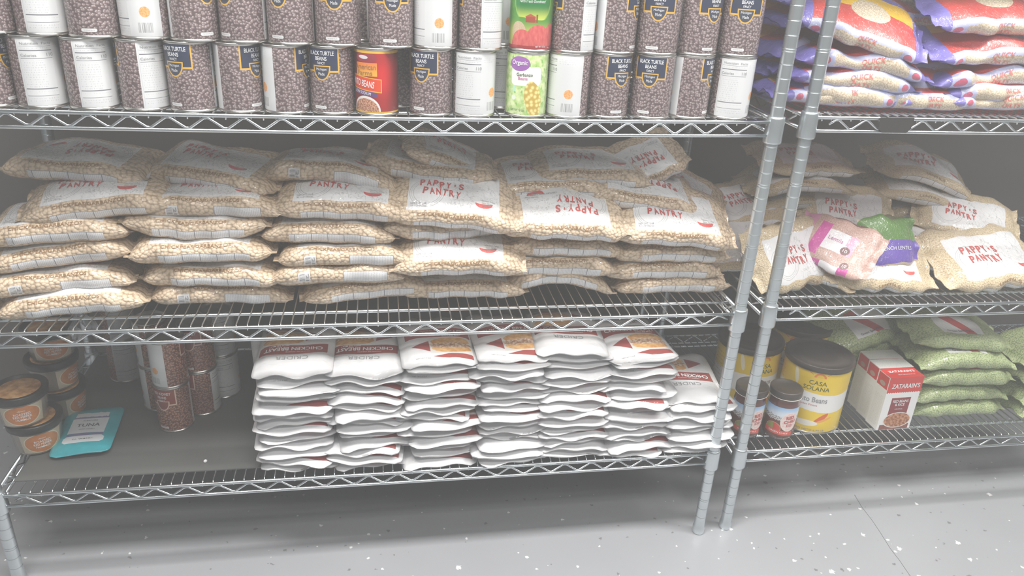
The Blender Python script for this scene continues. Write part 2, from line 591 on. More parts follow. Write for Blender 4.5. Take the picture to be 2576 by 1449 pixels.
class MB:
    def __init__(s):
        s.v, s.f, s.mi, s.uv, s.smooth = [], [], [], [], []

    def add(s, vs, fs, mi=0, uvs=None, smooth=True):
        b = len(s.v)
        s.v += [tuple(p) for p in vs]
        for f in fs:
            s.f.append(tuple(b + i for i in f))
            s.mi.append(mi)
            s.smooth.append(smooth)
        s.uv += list(uvs) if uvs is not None else [(0, 0)] * len(vs)

    def tube(s, pts, r, seg=8, mi=0, caps=True):
        pts = [Vector(p) for p in pts]
        vs, fs = [], []
        n = len(pts)
        prev = None
        for i, p in enumerate(pts):
            d = (pts[min(i + 1, n - 1)] - pts[max(i - 1, 0)]).normalized()
            if prev is None:
                up = Vector((0, 0, 1)) if abs(d.z) < 0.9 else Vector((0, 1, 0))
                a = d.cross(up).normalized()
            else:
                a = (prev - d * prev.dot(d)).normalized()
            prev = a
            b = d.cross(a)
            for k in range(seg):
                t = 2 * math.pi * k / seg
                vs.append(p + (a * math.cos(t) + b * math.sin(t)) * r)
        for i in range(n - 1):
            for k in range(seg):
                k2 = (k + 1) % seg
                fs.append((i * seg + k, i * seg + k2, (i + 1) * seg + k2, (i + 1) * seg + k))
        if caps:
            fs.append(tuple(range(seg))[::-1])
            fs.append(tuple((n - 1) * seg + k for k in range(seg)))
        s.add(vs, fs, mi)

    def lathe(s, prof, seg=32, mi=0, ctr=(0, 0, 0), close=True, uvf=None):
        """prof: (r, z) bottom to top"""
        vs, fs, uv = [], [], []
        n = len(prof)
        for i, (r, z) in enumerate(prof):
            for k in range(seg + 1):
                t = 2 * math.pi * k / seg + math.pi / 2
                vs.append((ctr[0] + r * math.cos(t), ctr[1] + r * math.sin(t), ctr[2] + z))
                uv.append(uvf(k / seg, r, z) if uvf else (0, 0))
        for i in range(n - 1):
            for k in range(seg):
                a = i * (seg + 1) + k
                fs.append((a, a + 1, a + seg + 2, a + seg + 1))
        s.add(vs, fs, mi, uv)

    def box(s, x0, x1, y0, y1, z0, z1, mi=0, uvf=None):
        vs = [(x, y, z) for z in (z0, z1) for y in (y0, y1) for x in (x0, x1)]
        fs = [(0, 2, 3, 1), (4, 5, 7, 6), (0, 1, 5, 4), (2, 6, 7, 3), (0, 4, 6, 2), (1, 3, 7, 5)]
        for f in fs:
            q = [vs[i] for i in f]
            s.add(q, [(0, 1, 2, 3)], mi, [uvf(p) for p in q] if uvf else None, False)

    def mesh(s, name, mats):
        me = bpy.data.meshes.new(name)
        me.from_pydata(s.v, [], s.f)
        for m in mats:
            me.materials.append(m)
        me.polygons.foreach_set('material_index', s.mi)
        me.polygons.foreach_set('use_smooth', s.smooth)
        l = me.uv_layers.new(name='UVMap')
        idx = np.zeros(len(me.loops), dtype=np.int32)
        me.loops.foreach_get('vertex_index', idx)
        l.data.foreach_set('uv', np.array(s.uv, dtype=np.float32)[idx].ravel())
        me.update()
        return me

    def build(s, name, mats, parent=None, loc=None, weld=False):
        me = s.mesh(name, mats)
        if weld:
            bm = bmesh.new()
            bm.from_mesh(me)
            bmesh.ops.remove_doubles(bm, verts=bm.verts, dist=1e-5)
            bmesh.ops.recalc_face_normals(bm, faces=bm.faces)
            bm.to_mesh(me)
            bm.free()
        return meshobj(name, me, parent, loc)


# ------------------------------------------------------------------ lettering
_tc = {}


def glyphs(body, weight=0.0, shear=0.0):
    key = (body, weight, shear)
    if key not in _tc:
        cu = bpy.data.curves.new('t', 'FONT')
        cu.body = body
        cu.size = 1.0
        cu.align_x = 'CENTER'
        cu.resolution_u = 3
        cu.offset = weight
        cu.shear = shear
        o = bpy.data.objects.new('t', cu)
        COL.objects.link(o)
        dg = bpy.context.evaluated_depsgraph_get()
        me = o.evaluated_get(dg).to_mesh()
        vs = [(v.co.x, v.co.y) for v in me.vertices]
        fs = [tuple(p.vertices) for p in me.polygons]
        o.evaluated_get(dg).to_mesh_clear()
        bpy.data.objects.remove(o)
        bpy.data.curves.remove(cu)
        xs = [v[0] for v in vs]
        ys = [v[1] for v in vs]
        cx, cy = (min(xs) + max(xs)) / 2, (min(ys) + max(ys)) / 2
        _tc[key] = ([(x - cx, y - cy) for x, y in vs], fs, max(xs) - min(xs), max(ys) - min(ys))
    return _tc[key]


def lettering(items, fmap, mats, name='lettering'):
    """items: (text, cx, cy, width, height, rot_deg, material_index[, weight, shear]); fmap(x_mm, y_mm) -> point on the surface"""
    boxes = []
    for it in items:
        q = abs(math.sin(R(it[5]))) > 0.7
        hw, hh = (it[4] / 2, it[3] / 2) if q else (it[3] / 2, it[4] / 2)
        boxes.append((it[1] - hw, it[1] + hw, it[2] - hh, it[2] + hh))
    grp = list(range(len(items)))
    for i in range(len(items)):
        for j in range(i):
            A, B = boxes[i], boxes[j]
            if max(A[0], B[0]) - min(A[1], B[1]) < 12 and max(A[2], B[2]) - min(A[3], B[3]) < 9:
                gi, gj = grp[i], grp[j]
                grp = [gj if g == gi else g for g in grp]
    out = []
    for g in dict.fromkeys(grp):
        mb = MB()
        for it, gg in zip(items, grp):
            if gg != g:
                continue
            body, cx, cy, wd, ht, rot, mi = it[:7]
            vs, fs, w0, h0 = glyphs(body, *(it[7:] if len(it) > 7 else ()))
            c, s = math.cos(R(rot)), math.sin(R(rot))
            P = []
            for x, y in vs:
                x, y = x / w0 * wd, y / h0 * ht
                P.append(fmap(cx + x * c - y * s, cy + x * s + y * c))
            mb.add(P, fs, mi, None, False)
        out.append(mb.mesh(name, mats))
    return out


def attach(let, parent, name='lettering'):
    for q in let or ():
        meshobj(name, q, parent)


def turn(fm):
    return lambda x, y: fm(-x, -y)


# ------------------------------------------------------------------ cans
def can_map(r, off=0.00035):
    def f(x, y):
        t = x / 1000 / r - math.pi / 2
        return ((r + off) * math.cos(t), (r + off) * math.sin(t), 0.004 + y / 1000)
    return f


def can_meshes(r, h, label_mat, items, tmats, lid=None, name='can'):
    mb = MB()
    rr = r + 0.0008
    prof = [(0.0, 0.0035), (r - 0.006, 0.0035), (r - 0.004, 0.0005), (rr, 0.0), (rr + 0.0006, 0.0018), (rr - 0.0004, 0.0034), (r - 0.0012, 0.0048),
            (r - 0.0006, h - 0.0048), (rr - 0.0004, h - 0.0034), (rr + 0.0006, h - 0.0018), (rr, h - 0.0002), (r - 0.002, h), (r - 0.0035, h - 0.0035),
            (r - 0.012, h - 0.0035), (r - 0.014, h - 0.0028), (r - 0.02, h - 0.0028), (r - 0.022, h - 0.0035), (0.0, h - 0.0035)]
    mb.lathe(prof, 40)
    body = mb.mesh(name + '_body', [lid or M_TIN])
    ml = MB()
    seg = 48
    prof = [(r - 0.0002, 0.0045)] + [(r, 0.0055 + (h - 0.011) * i / 6) for i in range(7)] + [(r - 0.0002, h - 0.0045)]
    # k=0 is at the back (+y); the seam of the coordinates is there
    ml.lathe(prof, seg, uvf=lambda k, rr_, z: ((k - 0.5) * 2 * math.pi * r * 1.0, z - 0.004))
    lab = ml.mesh(name + '_label', [label_mat])
    let = lettering(items, can_map(r), tmats) if items else None
    return body, lab, let


RC, HC = 0.0372, 0.1125
bean_items = [('BLACK TURTLE', 0, 97, 44, 6.6, 0, 0, 0.012), ('BEANS', 0, 88.3, 20, 6.2, 0, 0, 0.012), ('FANCY', 0, 81, 13.5, 4.2, 0, 0, 0.005),
              ('Michigan', 0, 70.5, 18, 5.0, 0, 0), ('Made', 0, 63.5, 11, 5.0, 0, 0)]


def arc(deg): return deg * 239 / 360


nut_items = [('Nutrition  Facts', arc(143), 97, 44, 3.8, 0, 1), ('Calories', arc(124), 79, 22, 4, 0, 1), ('110', arc(170), 79.5, 9.5, 5.2, 0, 1)]
B_BLACK = can_meshes(RC, HC, M_BLACKBEAN, bean_items + nut_items, [M_WHITE, M_GRAYTXT], name='bean_can')
red_items = [('RED KIDNEY', 0, 95.5, 40, 6.4, 0, 0, 0.01), ('BEANS', 0, 86, 20, 6.4, 0, 0, 0.01), ('FANCY', 0, 78.3, 13.5, 4.4, 0, 0)]
B_RED = can_meshes(RC, HC, M_REDBEAN, red_items + nut_items, [M_WHITE, M_GRAYTXT], name='kidney_can')
B_PINTO = can_meshes(RC, HC, pinto_red_mat(), [('American', -8, 77.5, 40, 8.5, 0, 0, 0.0), ('Farms', -8, 67.5, 28, 7.5, 0, 0, 0.0), ('PINTO BEANS', -15, 50.5, 48, 11, -7, 1, 0.01), ('LOW SODIUM', -14, 34.6, 34, 5, -7, 1)], [M_BROWNTXT, M_WHITE], name='pinto_can')
B_BEETS = can_meshes(RC, HC, beets_mat(), [('Sliced Beets', 2, 89, 56, 13, 0, 0, 0.015), ('Farm Fresh Goodness!', 2, 78, 46, 5, 0, 0, 0.0, 0.3), ('NET WT 15 OZ', 20, 5, 20, 2.6, 0, 0)], [M_WHITE], name='beets_can')
B_GARB = can_meshes(RC, HC, garbanzo_can_mat(), [('Organic', -14, 89, 29, 10, 0, 0, 0.012), ('Garbanzo', -4, 70, 29, 5.6, 0, 1, 0.012), ('Beans', -7, 63.5, 17, 5.2, 0, 2, 0.008), ('NET WT 15 OZ', -15, 8, 26, 3, 0, 3)], [M_WHITE, M_GREENTXT, M_PURPTXT, M_GREENTXT], name='garbanzo_can')

_n = {}


def can_at(kind, x, y, z, phi, label, group, cat='can', name='bean_can', lean=0.0):
    body, lab, let = kind
    dirang = math.degrees(math.atan2(CAM.y - y, CAM.x - x)) + 90
    t = empty(name, (x, y, z), (0, 0, R(phi + dirang)))
    tag(t, label, cat, group)
    meshobj('can_body', body, t)
    l = meshobj('paper_label', lab, t)
    attach(let, l)
    return t


# ------------------------------------------------------------------ pillow bags
class Pillow:
    def __init__(s, L, W, T, seed=0, droop=0.0, arch=0.0, lump=0.0022, fin=0.012, e=0.72, pw=3.0):
        s.L, s.W, s.T, s.droop, s.arch, s.fin, s.e, s.pw = L, W, T, droop, arch, fin, e, pw
        rnd = random.Random(seed)
        s.ws = [(rnd.uniform(15, 60), rnd.uniform(15, 60), rnd.uniform(0, 6.28), rnd.uniform(0.3, 1) * lump) for _ in range(6)]
        s.wr = [(rnd.uniform(60, 140), rnd.uniform(-40, 40), rnd.uniform(0, 6.28), 0.0009) for _ in range(3)]
        th = np.linspace(0, math.pi, 400)
        y = -np.sign(np.cos(th)) * np.abs(np.cos(th)) ** e * W / 2
        z = np.abs(np.sin(th)) ** e * T / 2
        ds = np.hypot(np.diff(y), np.diff(z))
        s.arc = np.concatenate([[0], np.cumsum(ds)])
        s.th = th
        s.half = s.arc[-1]

    def theta(s, a):
        return math.copysign(float(np.interp(abs(a), s.arc, s.th)), a)

    def pt(s, x, a):
        """x metres along, a metres over the front edge (+ top / - bottom)"""
        X = x / (s.L / 2)
        aX = min(abs(X), 1.0)
        th = s.theta(a)
        tf = max((1 - aX ** s.pw), 0.0) ** 0.5
        tf = max(tf, 0.035)
        wf = 1 - 0.12 * aX ** 5
        c, sn = math.cos(th), math.sin(th)
        y = -math.copysign(abs(c) ** s.e, c) * s.W / 2 * wf
        z = math.copysign(abs(sn) ** s.e, sn) * s.T / 2 * tf
        n = 0
        for fx, fy, ph, am in s.ws:
            n += am * math.sin(fx * x + fy * a + ph)
        if sn > 0:
            z += n * tf
        else:
            z += n * tf * 0.4
        n2 = sum(am * math.sin(fx * x + fy * a + ph) for fx, fy, ph, am in s.wr)
        y += n * 0.9 * -c + n2 * (-c) * 2
        ed = max(0.0, (abs(X) - 0.78) / 0.3)
        z += math.sin(y * 95 + s.ws[0][2]) * 0.004 * ed + math.sin(y * 210 + s.ws[1][2]) * 0.002 * ed
        z -= s.droop * aX ** 2.2
        z += s.arch * (1 - aX ** 2)
        return Vector((x, y, z))

    def fmap(s, off=0.0007):
        def f(xm, am):
            x, a = xm / 1000, am / 1000
            p = s.pt(x, a)
            du = s.pt(x + 0.002, a) - p
            dv = s.pt(x, a + 0.002) - p
            n = du.cross(dv).normalized()
            return p + n * off
        return f

    def mesh(s, name, mat, nx=34, nr=40):
        xs = [-(s.L / 2 + s.fin), -(s.L / 2 + s.fin * 0.4)]
        for i in range(nx + 1):
            t = -1 + 2 * i / nx
            xs.append(math.sin(t * math.pi / 2) ** 1 * s.L / 2 if False else (t * 0.6 + math.sin(t * math.pi / 2) * 0.4) * s.L / 2)
        xs += [s.L / 2 + s.fin * 0.4, s.L / 2 + s.fin]
        vs, uv, fs = [], [], []
        arcs = []
        for k in range(nr + 1):
            # denser near the edges
            a = (-1 + 2 * k / nr)
            arcs.append(a * s.half)
        for x in xs:
            for a in arcs:
                vs.append(s.pt(x, a))
                uv.append((x, a))
        m = nr + 1
        for i in range(len(xs) - 1):
            for k in range(nr):
                fs.append((i * m + k, i * m + k + 1, (i + 1) * m + k + 1, (i + 1) * m + k)[::-1])
        mb = MB()
        mb.add(vs, fs, 0, uv)
        return mb.mesh(name, [mat])


def sack_letters(p, style):
    f = p.fmap()
    it = [('CHICKPEAS/GARBANZOS', -5, 18.5, 122, 6.2, 0, 1, 0.015)]
    rnd = random.Random(3)
    logo = []
    for j, wd in enumerate(("PAPPY'S", 'PANTRY')):
        x = -62 if style != 1 else -58
        for i, ch in enumerate(wd):
            logo.append((ch, x + i * 12.5 + j * 7, 98 - j * 24 - i * 1.2 + rnd.uniform(-2, 2), 9.5 if ch != "'" else 3, 18 if ch != "'" else 6, rnd.uniform(-9, 9), 0, 0.03))
    if style == 1:
        logo = [(a, -b, 156 - c, d, e, fr + 180, mi, wt) for a, b, c, d, e, fr, mi, wt in logo]
    small = [('Gluten Free', 66, 58, 26, 4, 0, 2), ('Non GMO', 64, 51.5, 20, 4, 0, 2), ('High Fiber', 65, 45, 23, 4, 0, 2), ('NET WT. 2 LB', -66, 42, 30, 4.5, 0, 2), ('32 OZ (907g)', -66, 36, 30, 4, 0, 2)]
    if style == 1:
        small = [(a, -b, 156 - c, d, e, 180, mi) for a, b, c, d, e, fr, mi in small]
        small += [('CENTURY FAMILY FARM', -42, 104, 52, 4, 180, 2)]
    if style == 2:
        small += [('21', -59, -6, 13, 6, -90, 2, 0.02)]
    return lettering(it + logo + small, f, [M_REDTXT, M_BROWNTXT, M_GRAYTXT], 'lettering')


class BagKind:
    def __init__(s, name, cat, mat, P, letters=None, child='lettering'):
        s.name, s.cat = name, cat
        s.me = P.mesh(name + '_body', mat)
        s.let = letters
        s.child = child
        s.P = P


def bag_at(kind, x, y, z, rot, label, group, scale=1.0, deck=None):
    """the bag's own middle at (x, y, z)"""
    o = meshobj(kind.name, kind.me)
    if deck is not None:
        v = np.empty(len(kind.me.vertices) * 3, dtype=np.float32)
        kind.me.vertices.foreach_get('co', v)
        r3 = np.array(Euler([R(a) for a in rot]).to_matrix())
        low = (v.reshape(-1, 3) @ r3.T)[:, 2].min() * scale
        z = max(z, deck + 0.0012 - low)
    o.location = (x, y, z)
    o.rotation_euler = tuple(R(a) for a in rot)
    o.scale = (scale,) * 3
    tag(o, label, kind.cat, group)
    attach(kind.let, o)
    return o


# ------------------------------------------------------------------ setting
mb = MB()
mb.box(-4.5, 4.5, -5, 1.2, -0.05, 0.0)
fl = mb.build('floor', [M_FLOOR])
tag(fl, 'light grey speckled epoxy floor', 'floor', kind='structure')
mb = MB()
mb.box(-4.5, 4.5, 0.70, 0.8, 0, 2.9)
wl = mb.build('wall_back', [simple('painted_wall', (0.17, 0.155, 0.145), 0.8)])
tag(wl, 'dim painted wall behind the shelving', 'wall', kind='structure')
# hairline crack in the floor coating
mb = MB()
pts = [at_z(u, v, 0.0006) for u, v in ((2150, 1245), (2168, 1275), (2195, 1310), (2215, 1340), (2240, 1380), (2262, 1408), (2290, 1449))]
mb.tube(pts, 0.0005, 5)
o = mb.build('trim_1', [simple('crack_dirt', (0.25, 0.25, 0.26), 0.9)])
tag(o, 'hairline crack running across the floor coating at right', 'crack', kind='structure')

# ------------------------------------------------------------------ shelving
PER = 0.0608
RAILGAP = 0.0255
DEPTH = 0.565


def post_mesh():
    prof = [(0.006, 0.0), (0.0135, 0.0), (0.0145, 0.004), (0.0145, 0.018), (0.0127, 0.022)]
    z = 0.022
    k = 42
    while k > -28:
        zc = (44 - k) * 0.0254
        dbl = (k % 5 == 0)
        for dz in ((-0.0024, 0.0024) if dbl else (0.0,)):
            prof += [(0.0127, zc + dz - 0.0017), (0.0127, zc + dz - 0.0009), (0.0122, zc + dz - 0.0004), (0.0122, zc + dz + 0.0004), (0.0127, zc + dz + 0.0009), (0.0127, zc + dz + 0.0017)]
        k -= 1
    prof += [(0.0127, 1.84), (0.010, 1.845), (0.0, 1.845)]
    mb = MB()
    mb.lathe(prof, 20)
    return mb.mesh('post', [M_POST])


POSTM = post_mesh()


def collar_mesh():
    mb = MB()
    prof = [(0.0128, -0.040), (0.0172, -0.040), (0.0178, -0.037), (0.0168, 0.006), (0.0160, 0.010), (0.0150, 0.0105), (0.0128, 0.0105)]
    mb.lathe(prof, 24)
    return mb.mesh('corner_collar', [M_POST])


COLLARM = collar_mesh()


def unit(name, x0, x1, y0, shelves, offs, npk, label, lefthook=True):
    t = empty(name, (x0, y0, 0))
    tag(t, label, 'shelving unit', 'chrome wire shelving units')
    W = x1 - x0
    for px in (0, W):
        for py in (0, DEPTH):
            meshobj('post', POSTM, t, (px, py, 0))
    for z, off in zip(shelves, offs):
        sag = 0.0045 if (z > 0.9 and z < 1.2 and x0 < 0) else 0.0
        sg = lambda x: sag * (1 - (2 * x / W - 1) ** 2)
        s = empty('wire_shelf')
        s.parent = t
        s.location = (0, 0, z)
        mb = MB()
        ed = 0.012
        for zz, r in ((0, 0.0036), (-RAILGAP, 0.0034)):
            for yy in (-0.004, DEPTH + 0.004):
                mb.tube([(ed + (W - 2 * ed) * i / 16, yy, zz - sg(ed + (W - 2 * ed) * i / 16)) for i in range(17)], r, 10)
            mb.tube([(-0.004, ed, zz), (-0.004, DEPTH - ed, zz)], r, 8)
            mb.tube([(W + 0.004, ed, zz), (W + 0.004, DEPTH - ed, zz)], r, 8)
        mb.build('rail_frame', [M_CHROME], s)
        # zig-zag truss front and back, and at both ends
        mb = MB()
        for yy in (-0.004, DEPTH + 0.004):
            pts = []
            n = npk
            xs0 = off
            zt, zb = -0.0045, -RAILGAP + 0.0045
            pts.append((xs0 - PER * 0.27, yy, (zt + zb) / 2))
            for i in range(n):
                xa = xs0 + PER * i
                pts += [(xa - 0.0035, yy, zt), (xa + 0.0035, yy, zt)]
                if i < n - 1:
                    pts += [(xa + PER / 2 - 0.0035, yy, zb), (xa + PER / 2 + 0.0035, yy, zb)]
            pts.append((pts[-1][0] + PER * 0.27, yy, (zt + zb) / 2))
            mb.tube([(a_, b_, c_ - sg(a_)) for a_, b_, c_ in pts], 0.0023, 8)
        for xx in (-0.004, W + 0.004):
            pts = []
            n = 9
            for i in range(n):
                ya = 0.04 + PER * i
                pts += [(xx, ya, zt), (xx, ya + PER / 2, zb)]
            mb.tube(pts[:-1], 0.0023, 6)
        mb.build('truss_wire', [M_CHROME], s)
        mb = MB()
        step = PER / 3
        x = off % step + step / 2
        while x < W - 0.012:
            q = sg(x)
            mb.tube([(x, -0.0005, -0.0075 - q), (x, 0.0002, -0.001 - q), (x, 0.0045, 0.0021 - q), (x, DEPTH - 0.0045, 0.0021 - q), (x, DEPTH + 0.0005, -0.001 - q)], 0.0015, 6)
            x += step
        mb.build('deck_wires', [M_CHROME], s)
        mb = MB()
        for yy in (0.058, 0.283, 0.507):
            mb.tube([(-0.004 + (W + 0.008) * i / 16, yy, -0.0028 - sg(W * i / 16)) for i in range(17)], 0.0034, 8)
        mb.build('support_rods', [M_CHROME], s)
        if z > 1.3:  # solid panel on the unseen top shelf, added to block ceiling light
            mb = MB()
            mb.box(0.016, W - 0.016, 0.004, DEPTH - 0.01, 0.0038, 0.0068)
            mb.build('shade_panel', [M_SHADE_PANEL], s)
        for px in (0, W):
            for py in (0, DEPTH):
                meshobj('corner_collar', COLLARM, s, (px, py, 0))
    return t


WL = 1.4922
M_SHADE_PANEL = simple('grey_shade_panel', (0.14, 0.145, 0.14), 0.5)
unitL = unit('wire_shelving_unit', -WL, 0.0, 0.0, (0.9865, 0.586, 0.230, 1.400), (0.0475, 0.0475, 0.0504, 0.0475), 24, 'chrome wire shelving unit on the left holding cans, chickpea bags and chicken pouches')
unitR = unit('wire_shelving_unit', 0.0723, 0.0723 + WL, 0.0087, (0.995, 0.590, 0.2235, 1.410), (0.0571, 0.0613, 0.0500, 0.0571), 24, 'chrome wire shelving unit on the right holding oats, lentils and split peas')
Z1, Z2, Z3 = 0.9865 + 0.0038, 0.586 + 0.0038, 0.230 + 0.0038
Z1R, Z2R, Z3R = 0.995 + 0.0038, 0.590 + 0.0038, 0.2235 + 0.0038


def sag1(x):
    return 0.0045 * (1 - (2 * (x + WL) / WL - 1) ** 2)

# label holder clipped on the right unit's upper rails
mb = MB()
h = [(-0.034, -0.014), (0.034, -0.014), (0.034, -0.009), (0.027, 0.0), (0.023, 0.010), (0.023, 0.016), (-0.023, 0.016)]
ol = [(-0.026, -0.0145), (0.026, -0.0145), (0.034, -0.007), (0.036, 0.004), (0.036, 0.0145), (-0.036, 0.0145), (-0.036, 0.004), (-0.034, -0.007)]
vs = [(x, 0, z) for x, z in ol] + [(x, 0.0025, z) for x, z in ol]
n = len(ol)
mb.add(vs, [tuple(range(n)), tuple(range(n, 2 * n))[::-1]] + [(i, n + i, n + (i + 1) % n, (i + 1) % n) for i in range(n)], 0, None, False)
mb.tube([(-0.02, 0.003, 0.0145), (-0.02, 0.006, 0.016), (-0.02, 0.01, 0.0145)], 0.001, 5)
o = mb.build('label_holder', [simple('dark_grey_plastic', (0.035, 0.032, 0.03), 0.5)], None, (0.251, -0.0015, 0.9835))
tag(o, 'dark grey plastic label holder clipped between the rails below the oat bags', 'label holder')

# liner mat on the bottom left shelf
mb = MB()
mb.box(-WL + 0.02, -0.02, 0.034, DEPTH - 0.02, 0, 0.0025)
o = mb.build('shelf_liner', [simple('grey_liner', (0.105, 0.107, 0.103), 0.45, noise=0.06, nscale=6)], None, (0, 0, Z3))
tag(o, 'smooth dark grey liner sheet laid on the bottom left shelf', 'shelf liner')
ZL = Z3 + 0.0025

# ------------------------------------------------------------------ cans on the top left shelf
# (pixel column, emblem angle seen from the camera)
ORD = ['first', 'second', 'third', 'fourth', 'fifth', 'sixth', 'seventh', 'eighth', 'ninth', 'tenth', 'eleventh', 'twelfth', 'thirteenth', 'fourteenth', 'fifteenth', 'sixteenth', 'seventeenth', 'eighteenth', 'nineteenth', 'twentieth']


def face_word(phi):
    phi = (phi + 180) % 360 - 180
    if abs(phi) < 20: return 'with blue emblem facing out'
    if 20 <= phi < 60: return 'with emblem turned right'
    if -60 < phi <= -20: return 'with emblem turned left'
    if 60 <= phi < 100: return 'with white strip at left'
    if -125 < phi <= -60: return 'with white panel at right'
    if phi <= -125: return 'showing nutrition facts'
    return 'showing orange circle and barcode'


bot = [(-30, 60, 'k'), (95, -143, 'k'), (230, -135, 'k'), (360, -111, 'k'), (478, -40, 'k'), (601, 51, 'k'), (712, 73, 'k'), (818, -26, 'k'), (937, -20, 'p'),
       (1084, -27, 'k'), (1189, -162, 'k'), (1326, 0, 'g'), (1430, 143, 'k'), (1535, 36, 'k'), (1641, -8, 'k'), (1738, 74, 'k'), (1843, -143, 'k')]
top = [(-25, 100, 'k'), (85, -143, 'k'), (216, -5, 'k'), (338, -217, 'k'), (470, 38, 'k'), (597, -45, 'k'), (710, -30, 'k'), (815, -8, 'k'), None, (983, 5, 'k'), (1081, -210, 'k'), (1194, -101, 'k'),
       (1336, 0, 'b'), (1443, -80, 'k'), (1551, 72, 'k'), (1656, -3, 'k'), (1760, 43, 'k'), (1863, 10, 'k')]
KND = {'k': B_BLACK, 'p': B_PINTO, 'g': B_GARB, 'b': B_BEETS}
NM = {'k': 'bean_can', 'p': 'pinto_bean_can', 'g': 'garbanzo_can', 'b': 'beets_can'}
YC = RC - 0.004
placed = []
prev_x = None
for i, (u, phi, k) in enumerate(bot):
    p = at_y(u, 205, YC - RC * 0.9)
    # the can's middle, seen at mid height
    q = at_y(u, 200, YC)
    x, y = q.x, YC + (0.004 if i % 2 else 0.0)
    if prev_x is not None and x - prev_x < 0.0762:
        x = prev_x + 0.0762
    prev_x = x
    if k == 'k':
        lab = 'black bean can %s, %s from left in the bottom row' % (face_word(phi), ORD[i])
    else:
        lab = {'p': 'dark red can of pinto beans among the black bean cans, bottom row', 'g': 'light green can of organic garbanzo beans with purple oval, bottom row'}[k]
    can_at(KND[k], x, y, Z1 - sag1(x), phi, lab, 'cans on the top left shelf', name=NM[k])
    placed.append((x, y))
ZT = Z1 + HC + 0.0003
prev_x = None
j = 0
for t in top:
    if t is None:
        continue
    u, phi, k = t
    q = at_y(u, 60, YC)
    x, y = q.x, YC + (0.003 if j % 2 else -0.001)
    if prev_x is not None and x - prev_x < 0.0762:
        x = prev_x + 0.0762
    prev_x = x
    if k == 'k':
        lab = 'black bean can %s, %s from left in the upper row' % (face_word(phi), ORD[j])
    else:
        lab = 'green can of sliced beets with red beets and a barn, upper row'
    can_at(KND[k], x, y, ZT - sag1(x), phi, lab, 'cans on the top left shelf', name=NM[k])
    j += 1
# second rank of cans, seen through the gaps
back = [(905, -80, 1), (1000, -60, 0), (1262, 160, 1), (1262, -150, 0), (905, -100, 0), (1000, 20, 1), (1385, 0, 0), (1385, -100, 1), (20, -60, 0), (20, -60, 1)]
xs = {}
for u, phi, r in back:
    q = at_y(u, 150, YC + 0.078)
    where = {905: 'behind the red pinto can', 1000: 'behind and right of the red pinto can', 1262: 'behind and left of the green cans', 1385: 'behind and right of the green cans', 20: 'behind at the left end'}[u]
    can_at(B_BLACK, q.x, YC + 0.079, (Z1, ZT)[r] - sag1(q.x), phi, 'black turtle bean can half hidden %s, %s row' % (where, ('bottom', 'upper')[r]), 'cans on the top left shelf')

# ------------------------------------------------------------------ chickpea bags
PV = []
for i, (sd, dr, ar, st) in enumerate(((1, 0.008, 0.0, 0), (2, 0.012, 0.0, 2), (3, 0.006, 0.002, 1), (4, 0.010, 0.0, 0), (5, 0.02, 0.0, 2), (6, 0.035, 0.01, 0), (7, -0.01, -0.004, 0))):
    P = Pillow(0.252, 0.165, 0.055, sd, dr, ar, pw=4.5, fin=0.009)
    PV.append(BagKind('chickpea_bag', 'bag of chickpeas', M_CHICK[st], P, sack_letters(P, st)))
# column, pixel of the front edge's middle, set-back, rotation (tilt, roll, yaw), variant
colname = {'A': 'first', 'B': 'second', 'C': 'third', 'D': 'fourth', 'E': 'fifth', 'F': 'sixth'}
bags = [
    ('A', 165, 782, 0.0, (4, -3, 3), 3), ('A', 130, 725, 0.015, (0, -3, 4), 1), ('A', 125, 652, 0.02, (2, -6, 4), 0), ('A', 120, 592, 0.02, (0, -3, 2), 3), ('A', 225, 534, 0.03, (10, -5, 3), 0), ('A', 190, 462, 0.09, (2, 2, -8), 2),
    ('B', 550, 757, 0.03, (0, 2, 2), 1), ('B', 535, 706, 0.02, (2, 1, -2), 2), ('B', 498, 645, 0.015, (2, 0, 2), 2), ('B', 488, 580, 0.03, (0, 2, 0), 6), ('B', 530, 525, 0.04, (3, 0, -3), 1), ('B', 540, 468, 0.09, (6, 4, -18), 3),
    ('C', 920, 766, 0.035, (0, -3, 5), 0), ('C', 850, 706, 0.02, (-12, 0, 2), 1), ('C', 868, 648, 0.02, (-4, 0, 0), 1), ('C', 830, 592, 0.03, (0, 1, -3), 3), ('C', 862, 538, 0.025, (12, 2, -3), 0), ('C', 838, 466, 0.08, (-3, 5, -4), 4),
    ('D', 1172, 735, 0.035, (6, 0, -2), 3), ('D', 1160, 684, -0.004, (21, -1, -4), 0), ('D', 1125, 610, 0.035, (0, -1, 3), 6), ('D', 1150, 566, 0.006, (24, 4, -6), 0), ('D', 1092, 462, 0.09, (0, 6, -8), 6),
    ('E', 1400, 717, 0.04, (0, 0, 0), 5), ('E', 1405, 678, 0.03, (0, 2, 0), 0), ('E', 1430, 638, 0.03, (0, 2, 0), 2), ('E', 1432, 596, 0.0, (24, 2, -2), 2), ('E', 1385, 508, 0.08, (6, 0, 0), 0),
    ('F', 1700, 726, 0.04, (0, 0, 0), 3), ('F', 1675, 694, 0.035, (0, 1, 0), 0), ('F', 1700, 654, 0.03, (0, 2, 0), 3), ('F', 1712, 612, 0.004, (23, 4, -3), 0), ('F', 1640, 530, 0.06, (10, 8, -5), 2), ('F', 1495, 458, 0.09, (5, 1, -2), 0),
]
cnt = {}
tot = {}
for b in bags:
    tot[b[0]] = tot.get(b[0], 0) + 1
zc = {}
